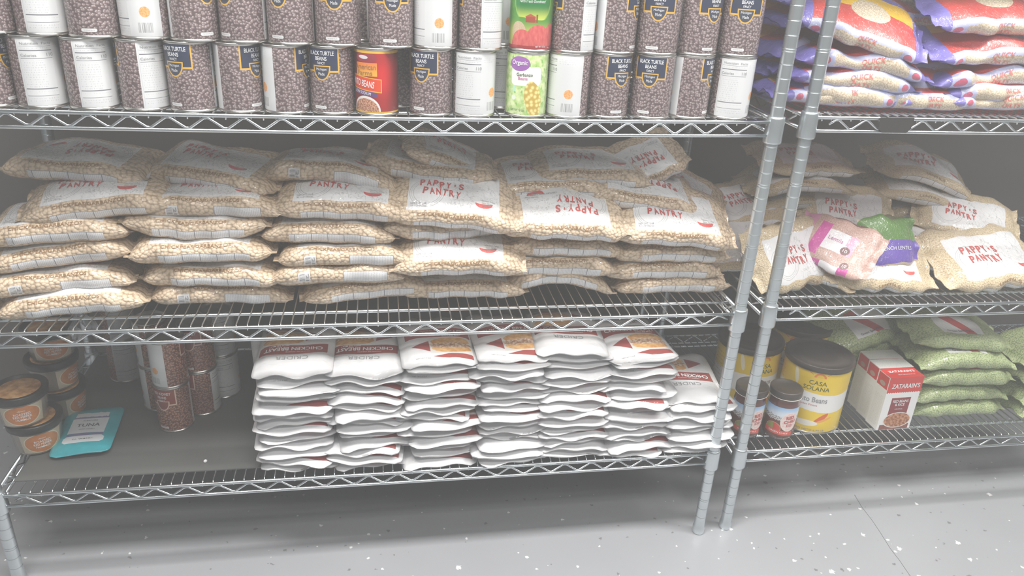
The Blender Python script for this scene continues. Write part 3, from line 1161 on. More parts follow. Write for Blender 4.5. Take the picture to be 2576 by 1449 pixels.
for c, u, v, yb, rot, var in bags:
    i = cnt.get(c, 0)
    cnt[c] = i + 1
    yf = 0.022 + yb
    p = at_y(u, v, yf)
    z = p.z
    tilt = R(rot[0])
    cy = yf + 0.0825 * math.cos(tilt)
    cz = z + 0.0825 * math.sin(tilt)
    if i == 0:
        cz = max(cz, Z2 + 0.026)
    else:
        cz = max(cz, zc[c] + 0.040)
    zc[c] = cz
    if i == 0:
        pos = 'lowest in the'
    elif i == tot[c] - 1:
        pos = 'topmost of the'
    else:
        pos = '%s up in the' % ORD[i]
    k = PV[var]
    hint = {0: 'clear bag of chickpeas', 1: 'boxed edge bag of chickpeas', 2: 'upside down bag of chickpeas', 3: 'brown lettered bag of chickpeas', 4: 'sagging bag of chickpeas', 5: 'arched bag of chickpeas', 6: 'curved bag of chickpeas'}[var]
    bag_at(k, p.x, cy, cz, rot, '%s, %s %s pile from the left' % (hint, pos, colname[c]), 'chickpea bags on the middle shelf', deck=Z2)
# a loose bag lying behind the sixth pile and one standing on its edge
p = at_y(1735, 500, 0.13)
bag_at(PV[3], p.x, 0.24, p.z, (10, 22, -25), 'chickpea bag sloping down behind the right end of the sixth pile', 'chickpea bags on the middle shelf')
p = at_y(1640, 400, 0.12)
bag_at(PV[2], p.x - 0.01, 0.19, p.z - 0.030, (30, -24, 10), 'chickpea bag tipped up on end at the top right of the heap', 'chickpea bags on the middle shelf', 0.8)
p = at_y(1150, 420, 0.12)
bag_at(PV[0], p.x, 0.2, p.z - 0.002, (8, 25, 10), 'dim chickpea bag sloping between the fourth and fifth piles at the top', 'chickpea bags on the middle shelf', 0.9)

# ------------------------------------------------------------------ chicken pouches
PW, PH, PT = 0.160, 0.215, 0.0165


class PouchShape:
    def __init__(s, seed):
        r = random.Random(seed)
        s.a = [(r.uniform(20, 55), r.uniform(10, 40), r.uniform(0, 6.28), r.uniform(0.0008, 0.0022)) for _ in range(4)]
        s.edge = [(r.uniform(35, 90), r.uniform(0, 6.28), r.uniform(0.0015, 0.0035)) for _ in range(2)]
        s.droop = r.uniform(0.002, 0.007)

    def pt(s, x, y, side):
        X, Y = x / (PW / 2), y / (PH / 2)
        seal = 0.90
        bx = max(0.0, 1 - (min(abs(X) / seal, 1)) ** 4)
        by = max(0.0, 1 - (min(abs(Y) / 0.93, 1)) ** 4)
        b = (bx * by) ** 0.55
        z = side * (0.0005 + PT / 2 * b)
        w = sum(am * math.sin(fx * x + fy * y + ph) for fx, fy, ph, am in s.a)
        z += w * (0.7 if side > 0 else 0.4)
        ey = max(0.0, (abs(Y) - 0.6) / 0.4)
        z += sum(am * math.sin(fx * x + ph) for fx, ph, am in s.edge) * ey
        z -= s.droop * max(abs(X), abs(Y)) ** 4
        return Vector((x, y, z))

    def mesh(s):
        nx, ny = 18, 22
        mb = MB()
        rc = 0.016
        for side in (1, -1):
            vs, uv, fs = [], [], []
            for j in range(ny + 1):
                ty = -1 + 2 * j / ny
                y = (ty * 0.7 + math.sin(ty * math.pi / 2) * 0.3) * PH / 2
                # rounded corners: narrow the row near the ends
                dy = max(0.0, abs(y) - (PH / 2 - rc))
                hw = PW / 2 - (rc - math.sqrt(max(rc * rc - dy * dy, 0)))
                for i in range(nx + 1):
                    tx = -1 + 2 * i / nx
                    x = (tx * 0.7 + math.sin(tx * math.pi / 2) * 0.3) * hw
                    vs.append(s.pt(x, y, side))
                    uv.append((x, y) if side > 0 else (-x, y + 1.0))
            for j in range(ny):
                for i in range(nx):
                    a = j * (nx + 1) + i
                    f = (a, a + 1, a + nx + 2, a + nx + 1)
                    fs.append(f if side > 0 else f[::-1])
            mb.add(vs, fs, 0, uv)
        n = (nx + 1) * (ny + 1)
        ring = [i for i in range(nx + 1)] + [j * (nx + 1) + nx for j in range(1, ny + 1)] + [ny * (nx + 1) + i for i in range(nx - 1, -1, -1)] + [j * (nx + 1) for j in range(ny - 1, 0, -1)]
        for q in range(len(ring)):
            a, b = ring[q], ring[(q + 1) % len(ring)]
            mb.f.append((a, n + a, n + b, b))
            mb.mi.append(0)
            mb.smooth.append(False)
        return mb.mesh('chicken_pouch', [M_POUCH])

    def letters(s):
        def f(x, y):
            return s.pt(x / 1000, y / 1000, 1) + Vector((0, 0, 0.0006))
        it = [('CRIDER', 4, 49, 66, 12, 0, 1), ('WITH RIB MEAT', 34, -1.5, 42, 5.5, 0, 0, 0.01), ('CHICKEN BREAST', 4, 12, 120, 14, 0, 0, 0.025), ('PREMIUM WHITE', -6, 25, 50, 3.2, 0, 0), ('NET WT 7 OZ', -35, -90, 30, 2.6, 0, 1)]
        return lettering(it, f, [M_WHITE, M_GRAYTXT], 'lettering')


POU = []
for sd in range(6):
    s_ = PouchShape(sd + 11)
    POU.append((s_.mesh(), s_.letters(), s_))
rnd = random.Random(5)
cols = [  # (left px, right px, bottom y px, top y px of the front, top pouch's reversed print?)
    (640, 845, 1192, 945, 1), (832, 1020, 1178, 945, 1), (1000, 1205, 1170, 915, 0), (1190, 1385, 1165, 905, 0), (1352, 1530, 1150, 890, 1), (1515, 1690, 1145, 905, 0), (1660, 1835, 1130, 1005, 1)]
cn = ['first', 'second', 'third', 'fourth', 'fifth', 'sixth', 'seventh']
YP = 0.026
for c, (l, r_, yb, yt, rev) in enumerate(cols):
    pb = at_y((l + r_) / 2, yb, YP)
    ptp = at_y((l + r_) / 2 - 0, yt, YP)
    pb2 = at_y((l + r_) / 2 + 0, (yb + yt) / 2, YP)
    x0 = pb2.x
    yp = YP - (0.006 if c == 6 else 0.0)
    zt = ptp.z
    z0 = ZL + 0.009
    n = max(2, int(round((zt - z0) / 0.0172)) + 1)
    step = (zt - z0) / (n - 1)
    for i in range(n):
        z = z0 + step * i
        topmost = i == n - 1
        rr = rev if topmost else (rnd.random() < 0.45)
        yaw = rnd.gauss(0, 5.0) + (180 if rr else 0)
        dy = rnd.uniform(-0.012, 0.012) - 0.030 * (1 - i / n)
        dx = rnd.uniform(-0.011, 0.011)
        if topmost:
            dy, dx = 0.0, 0.0
            yaw = (180 if rr else 0) + (0, -3, 3, 2, -4, 4, -6)[c]
        me, let, sh = POU[rnd.randrange(6)]
        ot = meshobj('chicken_pouch', me, None, (x0 + dx, yp + PH / 2 + dy, z))
        ot.rotation_euler = (R(rnd.uniform(-1.5, 1.5)), R(rnd.uniform(-1.5, 1.5)), R(yaw))
        pr = 'print upside down' if rr else 'print upright'
        if topmost:
            lab = 'chicken breast pouch topping the %s stack from the left, %s' % (cn[c], pr)
        elif i == 0:
            lab = 'white chicken breast pouch at the bottom of the %s stack from the left' % cn[c]
        else:
            lab = 'white chicken breast pouch, %s from the bottom of the %s stack from the left' % (ORD[i], cn[c])
        tag(ot, lab, 'food pouch', 'chicken breast pouches on the bottom shelf')
        if i >= n - 3:
            attach(let, ot)

# ------------------------------------------------------------------ bottom left shelf: tubs, tuna, cans
def tub_label_mat():
    m = Mat('dip_tub_label', 0.35, coat=0.4)
    U, V = m.uv()
    vec = m.comb(U, V)
    c = m.mix(m.noise(vec, 0.2, 2), (0.5, 0.42, 0.3), (0.62, 0.55, 0.42))
    e = ell(U, V, 0, 24, 33, 23)
    c = m.mix(e.lt(1.12), c, (0.75, 0.68, 0.5))
    c = m.mix(e.lt(1), c, m.mix(m.noise(vec, 0.1, 2), (0.5, 0.16, 0.04), (0.66, 0.26, 0.08)))
    m.color(c)
    return m.m


def tub_mesh():
    mb = MB()
    prof = [(0, 0.001), (0.038, 0.001), (0.042, 0.003), (0.0435, 0.006), (0.0500, 0.058), (0.0512, 0.060), (0.0512, 0.063)]
    mb.lathe(prof, 40)
    body = mb.mesh('tub_body', [M_TUB])
    mb = MB()
    prof = [(0.0522, 0.058), (0.0532, 0.0585), (0.0545, 0.0725), (0.0535, 0.075), (0.0505, 0.075), (0.049, 0.0715), (0.0, 0.0715)]
    mb.lathe(prof, 40)
    lid = mb.mesh('lid', [M_BLACKPL])
    mb = MB()
    prof = [(0.0, 0.0722), (0.040, 0.0722), (0.0405, 0.0718)]
    mb.lathe(prof, 36, uvf=lambda k, r, z: (r * math.cos(k * 6.2832), r * math.sin(k * 6.2832)))
    disc = mb.mesh('lid_print', [M_LIDPRINT])
    # label on the front third of the wall
    mb = MB()
    vs, uv, fs = [], [], []
    nu, nv = 20, 6
    for j in range(nv + 1):
        z = 0.008 + 0.046 * j / nv
        r = 0.0435 + (z - 0.006) / 0.052 * 0.0065 + 0.0004
        for i in range(nu + 1):
            s = -40 + 80 * i / nu
            t = s / 1000 / 0.047 - math.pi / 2
            vs.append((r * math.cos(t), r * math.sin(t), z))
            uv.append((s / 1000, z - 0.008))
    for j in range(nv):
        for i in range(nu):
            a = j * (nu + 1) + i
            fs.append((a, a + 1, a + nu + 2, a + nu + 1))
    mb.add(vs, fs, 0, uv)
    lab = mb.mesh('paper_label', [tub_label_mat()])

    def fm(x, y):
        z = 0.008 + y / 1000
        r = 0.0435 + (z - 0.006) / 0.052 * 0.0065 + 0.0009
        t = x / 1000 / 0.047 - math.pi / 2
        return (r * math.cos(t), r * math.sin(t), z)
    let = lettering([('ROASTED', 0, 28, 30, 5.5, 0, 0, 0.01), ('RED PEPPER', 0, 21, 34, 5.5, 0, 0, 0.01), ('HUMMUS', 0, 14, 27, 5, 0, 0, 0.01), ('classic', 0, 36, 14, 3.2, 0, 0)], fm, [M_WHITE])
    return body, lid, disc, lab, let


def lidprint():
    m = Mat('orange_lid_print', 0.3, coat=0.5)
    U, V = m.uv()
    n = m.noise(m.comb(U, V), 0.06, 3)
    m.color(m.mix(n.ss(0.3, 0.7), (0.38, 0.17, 0.05), (0.72, 0.42, 0.18)))
    return m.m


M_TUB = simple('cloudy_brown_plastic', (0.30, 0.25, 0.2), 0.25, coat=0.6)
M_LIDPRINT = lidprint()
TUB = tub_mesh()


def tub_at(x, y, z, phi, label):
    da = math.degrees(math.atan2(CAM.y - y, CAM.x - x)) + 90
    t = empty('dip_tub', (x, y, z), (0, 0, R(phi + da)))
    tag(t, label, 'food tub', 'dip tubs on the bottom left shelf')
    meshobj('tub_body', TUB[0], t)
    l = meshobj('lid', TUB[1], t)
    meshobj('lid_print', TUB[2], l)
    p = meshobj('paper_label', TUB[3], t)
    attach(TUB[4], p)


tub_at(-1.468, 0.158, ZL, 6, 'dip tub with black lid and orange oval label, under another at far left front')
tub_at(-1.480, 0.150, ZL + 0.0745, -6, 'dip tub with orange printed lid, upper one of the front pair at far left')
tub_at(-1.462, 0.286, ZL, 55, 'dip tub at the bottom of the rear pile, beside the teal tuna pouch')
tub_at(-1.466, 0.287, ZL + 0.0745, 50, 'dip tub in the middle of the rear pile at far left, in shadow')
tub_at(-1.460, 0.288, ZL + 0.149, 0, 'dip tub topmost on the rear pile at far left, just under the shelf')


def tuna_mat():
    m = Mat('teal_pouch_print', 0.35, coat=0.5)
    U, V = m.uv()
    vec = m.comb(U, V)
    d = m.noise(vec, 0.05, 3)
    teal = m.mix(d, (0.02, 0.3, 0.36), (0.06, 0.45, 0.5))
    W = (0.72, 0.75, 0.78)
    P = (0.2, 0.2, 0.36)
    c = teal
    wob = m.noise(vec, 0.12, 2) * 8
    body = rect(U + (V * 0.12), V, -34, 36, -58, 62)
    c = m.mix(rect(U, V + wob, -33, 33, 44, 64), c, W)
    c = m.mix(rect(U, V + wob * 1.4, -36, 36, 38, 48), c, P)
    c = m.mix(rect(U, V, -36, 36, -22, 36), c, W)
    c = m.mix(rect(U, V + wob, -36, 36, -28, -19), c, P)
    c = m.mix((((U.abs() - 34).max(0.0)) + ((V + 44).abs() - 6).max(0.0)).lt(6), c, W)
    m.color(c)
    return m.m


def flat_pouch(w_, h_, t_, seed, mat, name):
    s_ = PouchShape(seed)
    me = None
    global PW, PH, PT
    a = (PW, PH, PT)
    PW, PH, PT = w_, h_, t_
    s_.droop = 0.0
    s_.a = [(p, q, r, am * 0.4) for p, q, r, am in s_.a]
    s_.edge = [(p, q, am * 0.3) for p, q, am in s_.edge]
    me = s_.mesh()
    me.materials[0] = mat
    f = lambda x, y: s_.pt(x / 1000, y / 1000, 1) + Vector((0, 0, 0.0006))
    let = lettering([('TUNA', 0, 8, 46, 12, 0, 0, 0.01), ('wild caught', 0, -8, 32, 4, 0, 0), ('in water', 0, -44, 40, 4.5, 0, 0), ('ALBACORE', 0, 26, 30, 4.2, 0, 0)], f, [M_DARKTXT])
    PW, PH, PT = a
    return me, let


me, let = flat_pouch(0.118, 0.178, 0.016, 31, tuna_mat(), 'tuna')
o = meshobj('tuna_pouch', me, None, (-1.379, 0.186, ZL + 0.0105))
o.rotation_euler = (R(0), 0, R(5))
tag(o, 'teal tuna pouch lying flat on the grey liner beside the dip tubs', 'food pouch')
attach(let, o)


def kid(u, v, phi, n, where):
    p = at_z(u, v, ZL)
    x, y = p.x, p.y + RC
    for i in range(n):
        ph = phi[i]
        can_at(B_RED, x + 0.001 * i, y, ZL + i * (HC + 0.0003), ph, 'red kidney bean can %s, %s' % (where, ('at the bottom', 'stacked on top')[i]), 'kidney bean cans on the bottom shelf', name='kidney_bean_can')


kid(436, 1088, (-38, 90), 2, 'nearest the front of the shelf')
kid(507, 1046, (-70, -30), 2, 'just right of the nearest pair')
kid(398, 1035, (60, 60), 2, 'behind the nearest pair')
kid(310, 963, (-143, -143), 2, 'with white panel, far back left')
kid(560, 1003, (-143, -150), 2, 'with white panel, furthest right pair')
# crumb on the liner
mb = MB()
mb.lathe([(0, 0), (0.0035, 0.0005), (0.0042, 0.003), (0.0028, 0.006), (0, 0.007)], 9)
p = at_z(517, 1163, ZL)
o = mb.build('crumb', [M_WHITE], None, (p.x, p.y, ZL))
o.scale = (1, 0.8, 1.0)
o.rotation_euler = (0, 0, 0.6)
tag(o, 'small white crumb lying on the grey liner', 'crumb')
# film tails hanging through the deck of the middle shelf
def film_tail(u, v, s, label):
    rr = random.Random(s)
    mb = MB()
    vs, fs = [], []
    nx, nz = 8, 14
    for j in range(nz + 1):
        z = -0.075 * j / nz
        for i in range(nx + 1):
            x = (i / nx - 0.5) * (0.016 + 0.012 * math.sin(j * 0.6 + s))
            y = 0.004 * math.sin(i * 1.7 + j * 0.5 + s) + 0.003 * math.sin(j * 1.3)
            vs.append((x + 0.006 * math.sin(j * 0.35 + s), y, z + 0.004 * math.sin(i * 2.1)))
    for j in range(nz):
        for i in range(nx):
            a = j * (nx + 1) + i
            fs.append((a, a + 1, a + nx + 2, a + nx + 1))
    mb.add(vs, fs)
    p = at_y(u, v, 0.10)
    o = mb.build('plastic_film', [M_CLEAR], None, (p.x, 0.10, Z2 + 0.004))
    md = o.modifiers.new('thickness', 'SOLIDIFY')
    md.thickness = 0.0002
    tag(o, label, 'plastic film', 'plastic film tails hanging below the middle shelf')


def clear_mat():
    m = Mat('clear_film', 0.12, coat=0.5)
    m.p.inputs['Transmission Weight'].default_value = 0.85
    m.p.inputs['IOR'].default_value = 1.05
    m.color((0.9, 0.92, 0.95))
    return m.m


M_CLEAR = clear_mat()
film_tail(195, 830, 1, 'torn clear film corner hanging through the deck wires, left one')
film_tail(232, 830, 3, 'torn clear film corner hanging through the deck wires, right one')

# ------------------------------------------------------------------ right unit, top shelf: oats
OV = []
for sd, dr, ar in ((21, 0.008, 0.0), (22, 0.016, 0.002), (23, 0.003, 0.0)):
    P = Pillow(0.252, 0.165, 0.050, sd, dr, ar, lump=0.003, fin=0.014)
    f = P.fmap()
    OV.append(BagKind('oat_bag', 'bag of oats', M_OAT, P, lettering([('QUICK', 4, 8, 40, 11, 0, 0, 0.01), ('OATS', 4, -7, 33, 10, 0, 0, 0.01)], f, [M_OATRED], 'lettering')))
oats = [
    (2120, 279, 0.02, (0, 2, -1), 0, 'bottom of the left pile, its QUICK OATS edge facing out'),
    (2160, 243, 0.022, (0, 3, -2), 2, 'second from the bottom of the left pile'),
    (2165, 203, 0.02, (0, 4, -3), 0, 'third from the bottom of the left pile'),
    (2195, 163, 0.02, (5, 6, -6), 1, 'fourth in the left pile, slanting down to the right'),
    (2185, 112, 0.02, (30, 14, -10), 2, 'topmost of the left pile, tilted forward'),
    (2345, 277, 0.025, (5, 1, 1), 2, 'bottom of the middle pile, red above the oat window'),
    (2370, 226, 0.05, (6, 3, -4), 0, 'second of the middle pile with a yellow top'),
    (2330, 185, 0.09, (8, 8, -12), 1, 'third of the middle pile, slanted'),
    (2310, 125, 0.12, (4, 3, -20), 0, 'fourth of the middle pile with blue end folded'),
    (2315, 60, 0.12, (16, 4, -12), 2, 'topmost of the middle pile'),
    (2540, 279, 0.02, (0, 0, 0), 0, 'bottom of the right pile at the picture edge'),
    (2545, 237, 0.022, (0, 0, 2), 2, 'second of the right pile at the picture edge'),
    (2520, 198, 0.03, (2, -2, 3), 1, 'third of the right pile at the picture edge'),
    (2520, 150, 0.025, (22, -1, 3), 0, 'fourth of the right pile with red and yellow face'),
    (2525, 75, 0.03, (24, -1, 2), 2, 'topmost of the right pile with an oat window'),
    (1990, 262, 0.16, (0, -8, 30), 0, 'lowest behind the left post, blue end showing'),
    (1985, 205, 0.16, (5, -10, 32), 2, 'second behind the left post'),
    (1975, 150, 0.16, (4, -8, 28), 1, 'third behind the left post with a blue end'),
    (1990, 85, 0.16, (6, -4, 30), 0, 'fourth behind the left post'),
    (1990, 20, 0.15, (10, -6, 25), 2, 'topmost behind the left post'),
]
pz = 0
for u, v, yb, rot, k, lab in oats:
    yf = 0.012 + yb
    p = at_y(u, v, yf)
    t = R(rot[0])
    yaw = R(rot[2])
    z = max(p.z + 0.0825 * math.sin(t), Z1R + 0.024)
    x = p.x + 0.0825 * math.cos(t) * -math.sin(yaw) * 1.0
    if yb > 0.14:
        x += 0.085
        z = max(z + 0.01, pz + 0.047)
        pz = z
    bag_at(OV[k], x, yf + 0.0825 * math.cos(t) * math.cos(yaw), z, rot, 'red and blue oat bag, ' + lab, 'oat bags on the right top shelf', deck=Z1R)

# ------------------------------------------------------------------ right unit, middle shelf: lentils
LV = []
for sd, dr, ar, st in ((41, 0.006, 0.0, 0), (42, 0.014, 0.0, 1), (43, 0.02, 0.004, 0)):
    P = Pillow(0.235, 0.155, 0.042, sd, dr, ar, lump=0.003)
    f = P.fmap()
    rnd2 = random.Random(sd)
    it = []
    for j, wd in enumerate(("PAPPY'S", 'PANTRY')):
        x = -60
        for i, ch in enumerate(wd):
            it.append((ch, x + i * 12 + j * 7, 98 - j * 24 - i * 1.2 + rnd2.uniform(-2, 2), 9.5 if ch != "'" else 3, 18 if ch != "'" else 6, rnd2.uniform(-9, 9), 0, 0.03))
    if st == 1:
        it = [(a, -b, 156 - c, d, e, fr + 180, mi, wt) for a, b, c, d, e, fr, mi, wt in it]
    it.append(('LENTILS', 0, 13, 50, 6, 0, 1, 0.004))
    LV.append(BagKind('lentil_bag', 'bag of lentils', M_LENT[st], P, lettering(it, f, [M_REDTXT, M_BROWNTXT], 'lettering')))
G = 'lentil bags on the right middle shelf'
lent = [
    (0.175, 0.13, 0.645, (52, -4, 20), 0, 1.0, 'lentil bag with a big white label leaning up behind the two posts'),
    (0.235, 0.17, 0.612, (5, 0, -35), 2, 0.9, 'lentil bag lying low between the posts and the front bag, small printed box showing'),
    (0.375, 0.115, 0.637, (34, 2, -3), 0, 1.0, 'lentil bag in the middle front with crumpled white label'),
    (0.66, 0.125, 0.640, (28, -3, 6), 0, 1.15, 'lentil bag at the right front with a wide white label'),
    (0.37, 0.26, 0.720, (42, 6, -8), 0, 0.95, 'lentil bag leaning behind the pink pouch, white label up'),
    (0.52, 0.21, 0.655, (26, 4, -12), 1, 0.95, 'lentil bag between the blue bag and the right front bag, print upside down'),
    (0.68, 0.24, 0.71, (30, 8, -22), 0, 1.0, 'lentil bag above the right front bag, turned to the right'),
    (0.10, 0.21, 0.665, (38, -8, -8), 1, 0.95, 'lentil bag just right of the chickpeas, seen left of the posts'),
    (0.13, 0.31, 0.73, (24, -10, 10), 0, 0.95, 'lentil bag higher up behind the posts, in shadow'),
    (0.27, 0.33, 0.83, (10, 2, 4), 0, 1.0, 'lentil bag flat on the rear heap at its top, label in shadow'),
    (0.25, 0.32, 0.785, (4, -3, -4), 2, 1.0, 'lentil bag under the topmost one of the rear heap'),
    (0.26, 0.34, 0.74, (4, 3, 8), 1, 1.0, 'lentil bag third down in the rear heap'),
    (0.25, 0.36, 0.695, (0, 0, 0), 2, 1.0, 'lentil bag fourth down in the rear heap'),
    (0.62, 0.36, 0.80, (12, 14, -14), 2, 1.1, 'lentil bag sloping right on the rear heap at right'),
    (0.60, 0.34, 0.755, (10, 10, -10), 1, 1.05, 'lentil bag under the sloping one at right, in shadow'),
    (0.62, 0.37, 0.70, (4, 4, 0), 2, 1.0, 'lentil bag low in the rear heap at right'),
]
for x, y, z, rot, k, scl, lab in lent:
    bag_at(LV[k], x, y, z, rot, lab, G, scl, deck=Z2R)


def pink_mat():
    m = Mat('pink_pouch_film', 0.4, coat=1.0)
    U, V = m.uv()
    vec = m.comb(U, V)
    n = m.noise(vec, 0.35, 3, 0.6)
    c = m.mix(n.ss(0.3, 0.7), (0.45, 0.27, 0.22), (0.68, 0.48, 0.42))
    MG = (0.62, 0.09, 0.36)
    c = m.mix(U.lt(-62), c, m.mix(0.5, MG, (0.8, 0.5, 0.6)))
    c = m.mix(rect(U, V, -48, -22, 30, 120), c, MG)
    c = m.mix(rect(U, V, -22, 28, 50, 105), c, (0.85, 0.82, 0.84))
    c = m.mix(rect(U, V, 28, 50, 50, 105), c, (0.75, 0.4, 0.55))
    c = m.mix(ell(U, V, 34, 62, 11, 11).lt(1), c, (0.2, 0.09, 0.09))
    c = m.mix(rect(U, V, -60, -5, 2, 20), c, MG)
    c = m.mix(rect(U, V, -5, 40, 2, 20), c, (0.84, 0.82, 0.84))
    c = m.mix(rect(U, V, 40, 62, 2, 20), c, MG)
    c = m.mix(ell(U, V, 50, 26, 9, 9).lt(1), c, (0.2, 0.09, 0.09))
    c = m.mix(rect(U, V, 56, 66, 40, 60), c, (0.5, 0.62, 0.45))
    film_common(m, c, None, vec)
    return m.m


P = Pillow(0.185, 0.135, 0.034, 51, 0.004, 0.0, lump=0.0025)
f = P.fmap()
PK = BagKind('lentil_pouch', 'bag of lentils', pink_mat(), P, lettering([('Lentils', 2, 82, 36, 10, 0, 0, 0.0), ('10', 34, 62, 10, 8, 0, 1), ('10', 50, 26, 8, 7, 0, 1), ('LENTILS', -32, 11, 40, 6, 0, 1)], f, [M_PURPTXT, M_WHITE], 'lettering'))
bag_at(PK, 0.262, 0.120, 0.690, (46, 6, -52), 'pink and magenta lentil pouch turned on its corner on top of the lentil heap', None, 0.93)


def blue_mat():
    m = Mat('blue_green_pouch_film', 0.4, coat=1.0)
    U, V = m.uv()
    vec = m.comb(U, V)
    n = m.noise(vec, 0.35, 3, 0.6)
    c = m.mix(n, (0.12, 0.07, 0.38), (0.2, 0.13, 0.5))
    c = m.mix(V.gt(66), c, m.mix(n, (0.05, 0.16, 0.03), (0.2, 0.36, 0.08)))
    c = m.mix(V.lt(12), c, m.mix(n, (0.4, 0.3, 0.2), (0.7, 0.6, 0.45)))
    film_common(m, c, None, vec)
    return m.m


P = Pillow(0.125, 0.115, 0.032, 53, 0.004, 0.0, lump=0.002)
f = P.fmap()
BK = BagKind('lentil_pouch', 'bag of lentils', blue_mat(), P, lettering([('FRENCH LENTILS', 6, 46, 84, 8, 0, 0, 0.0)], f, [M_WHITE], 'lettering'))
bag_at(BK, 0.395, 0.120, 0.695, (56, 0, 3), 'blue violet lentil pouch with a green top between the white labels', None)

# ------------------------------------------------------------------ right unit, bottom shelf
def bigcan_mat():
    m = Mat('yellow_pinto_can_label', 0.35, coat=0.3)
    U, V = m.uv()
    vec = m.comb(U, V)
    Y = (0.83, 0.52, 0.02)
    c = m.mix(m.noise(vec, 0.03, 2), (0.84, 0.56, 0.015), (0.9, 0.66, 0.05))
    c = m.mix(((V - 82) + (U * 0.035).sin() * 3).abs().lt(24), c, (0.86, 0.85, 0.83))
    c = m.mix(ell(U, V, 8, 148, 14, 12).lt(1) * V.gt(148), c, (0.82, 0.22, 0.03))
    c = m.mix(ell(U, V, 8, 148, 9, 8).lt(1) * V.gt(148), c, Y)
    ry = ((U - 8) * 0.22 + 100).frac()
    ang = m.nt.nodes.new('ShaderNodeMath'); ang.operation = 'ARCTAN2'
    m.nt.links.new((V - 146).k, ang.inputs[0]); m.nt.links.new((U - 8).k, ang.inputs[1])
    a = X(m.nt, ang.outputs[0])
    e = ell(U, V, 8, 146, 30, 24)
    c = m.mix((a * 1.9099 + 10).frac().lt(0.16) * e.gt(0.42) * e.lt(1) * V.gt(150), c, (0.8, 0.25, 0.05))
    pe = ell(U + (V - 38) * -0.9, V, 30, 38, 9, 16)
    c = m.mix(pe.lt(1), c, (0.72, 0.14, 0.03))
    pe2 = ell(U + (V - 34) * -2.0, V, 38, 34, 8, 9)
    c = m.mix(pe2.lt(1), c, (0.85, 0.4, 0.1))
    c = m.mix(ell(U, V, -4, 24, 30, 8).lt(1), c, (0.88, 0.84, 0.74))
    c = m.mix(ell(U + (V - 150) * 0.2, V, -48, 140, 5, 22).lt(1), c, (0.88, 0.82, 0.6))
    tx = (V * 0.1).frac().lt(0.35) * m.noise(m.comb(U * 0.25, (V * 0.1)._m('FLOOR') * 3), 1.0, 1).gt(0.5)
    c = m.mix(tx * rect(U, V, -175, -90, 20, 150) * 0.5, c, (0.4, 0.25, 0.03))
    m.color(c)
    return m.m


M_DARKLID = simple('dark_brown_lid', (0.07, 0.058, 0.05), 0.35)
RB, HB = 0.0775, 0.178
bm_ = can_meshes(RB, HB, bigcan_mat(), [('CASA', 6, 134, 40, 11, 0, 0), ('SOLANA', 5, 119, 60, 11, 0, 0), ('Pinto Beans', 0, 89, 72, 14, 0, 1, 0.012), ('Frijoles Pintos', -8, 74, 46, 6, 0, 2), ('NET WT/PESO NETO 6.94 LB', -10, 6, 110, 5, 0, 1)], [M_GREENTXT, M_GRAYTXT, M_REDTXT], name='big_can')
mb = MB()
mb.lathe([(RB + 0.0012, HB - 0.012), (RB + 0.0026, HB - 0.0118), (RB + 0.0030, HB + 0.0008), (RB + 0.0018, HB + 0.0026), (RB - 0.003, HB + 0.0028), (RB - 0.006, HB - 0.0002), (RB - 0.02, HB - 0.0002), (RB - 0.021, HB + 0.0006), (RB - 0.04, HB + 0.0006), (RB - 0.041, HB - 0.0002), (0, HB - 0.0002)], 48)
bl = mb.mesh('plastic_lid', [M_DARKLID])


def bigcan(x, y, phi, label):
    t = can_at(bm_, x, y, Z3R, phi, label, 'big yellow pinto bean cans', name='large_pinto_bean_can')
    meshobj('plastic_lid', bl, t)


bigcan(0.299, 0.128, 4, 'large yellow can of pinto beans with dark lid, nearest the front')
bigcan(0.166, 0.222, 28, 'large yellow can of pinto beans behind the sauce jars')
bigcan(0.345, 0.300, -10, 'large yellow can of pinto beans at the back, only its dark lid showing')


def jar_mat():
    m = Mat('mountain_sauce_label', 0.35, coat=0.3)
    U, V = m.uv()
    vec = m.comb(U, V)
    n = m.noise(m.comb(U * 0.1, 0.0), 1.0, 4, 0.6)
    ridge = 60 + 0
    DB = m.mix(m.noise(vec, 0.06, 2), (0.10, 0.03, 0.02), (0.2, 0.06, 0.03))
    h = n * 26 + 44
    c = m.mix(V.gt(0), DB, m.mix(V.ss(60, 84), (0.72, 0.8, 0.88), (0.3, 0.52, 0.8)))
    snow = m.mix(m.noise(vec, 0.35, 3).gt(0.5), (0.75, 0.74, 0.72), (0.25, 0.25, 0.27))
    c = m.mix((h - V).gt(0), c, snow)
    c = m.mix((V - 46 + (n - 0.5) * 20).lt(0), c, DB)
    c = m.mix(ell(U, V, 22, 44, 22, 26).lt(1), c, (0.85, 0.72, 0.68))
    dots = m.vor(vec, 0.14, 0.7)
    c = m.mix(ell(U, V, 22, 44, 19, 24).lt(1) * dots[0].lt(0.42) * 0.25, c, (0.75, 0.16, 0.12))
    e = ell(U, V, -14, 24, 17, 14)
    c = m.mix(e.lt(1.12), c, (0.7, 0.55, 0.3))
    c = m.mix(e.lt(1), c, m.mix(U.gt(-14), (0.28, 0.3, 0.07), (0.62, 0.06, 0.04)))
    c = m.mix((V + U * 0.08 - 14).abs().lt(6) * rect(U, V, -34, 34, 0, 30), c, (0.68, 0.1, 0.07))
    m.color(c)
    return m.m


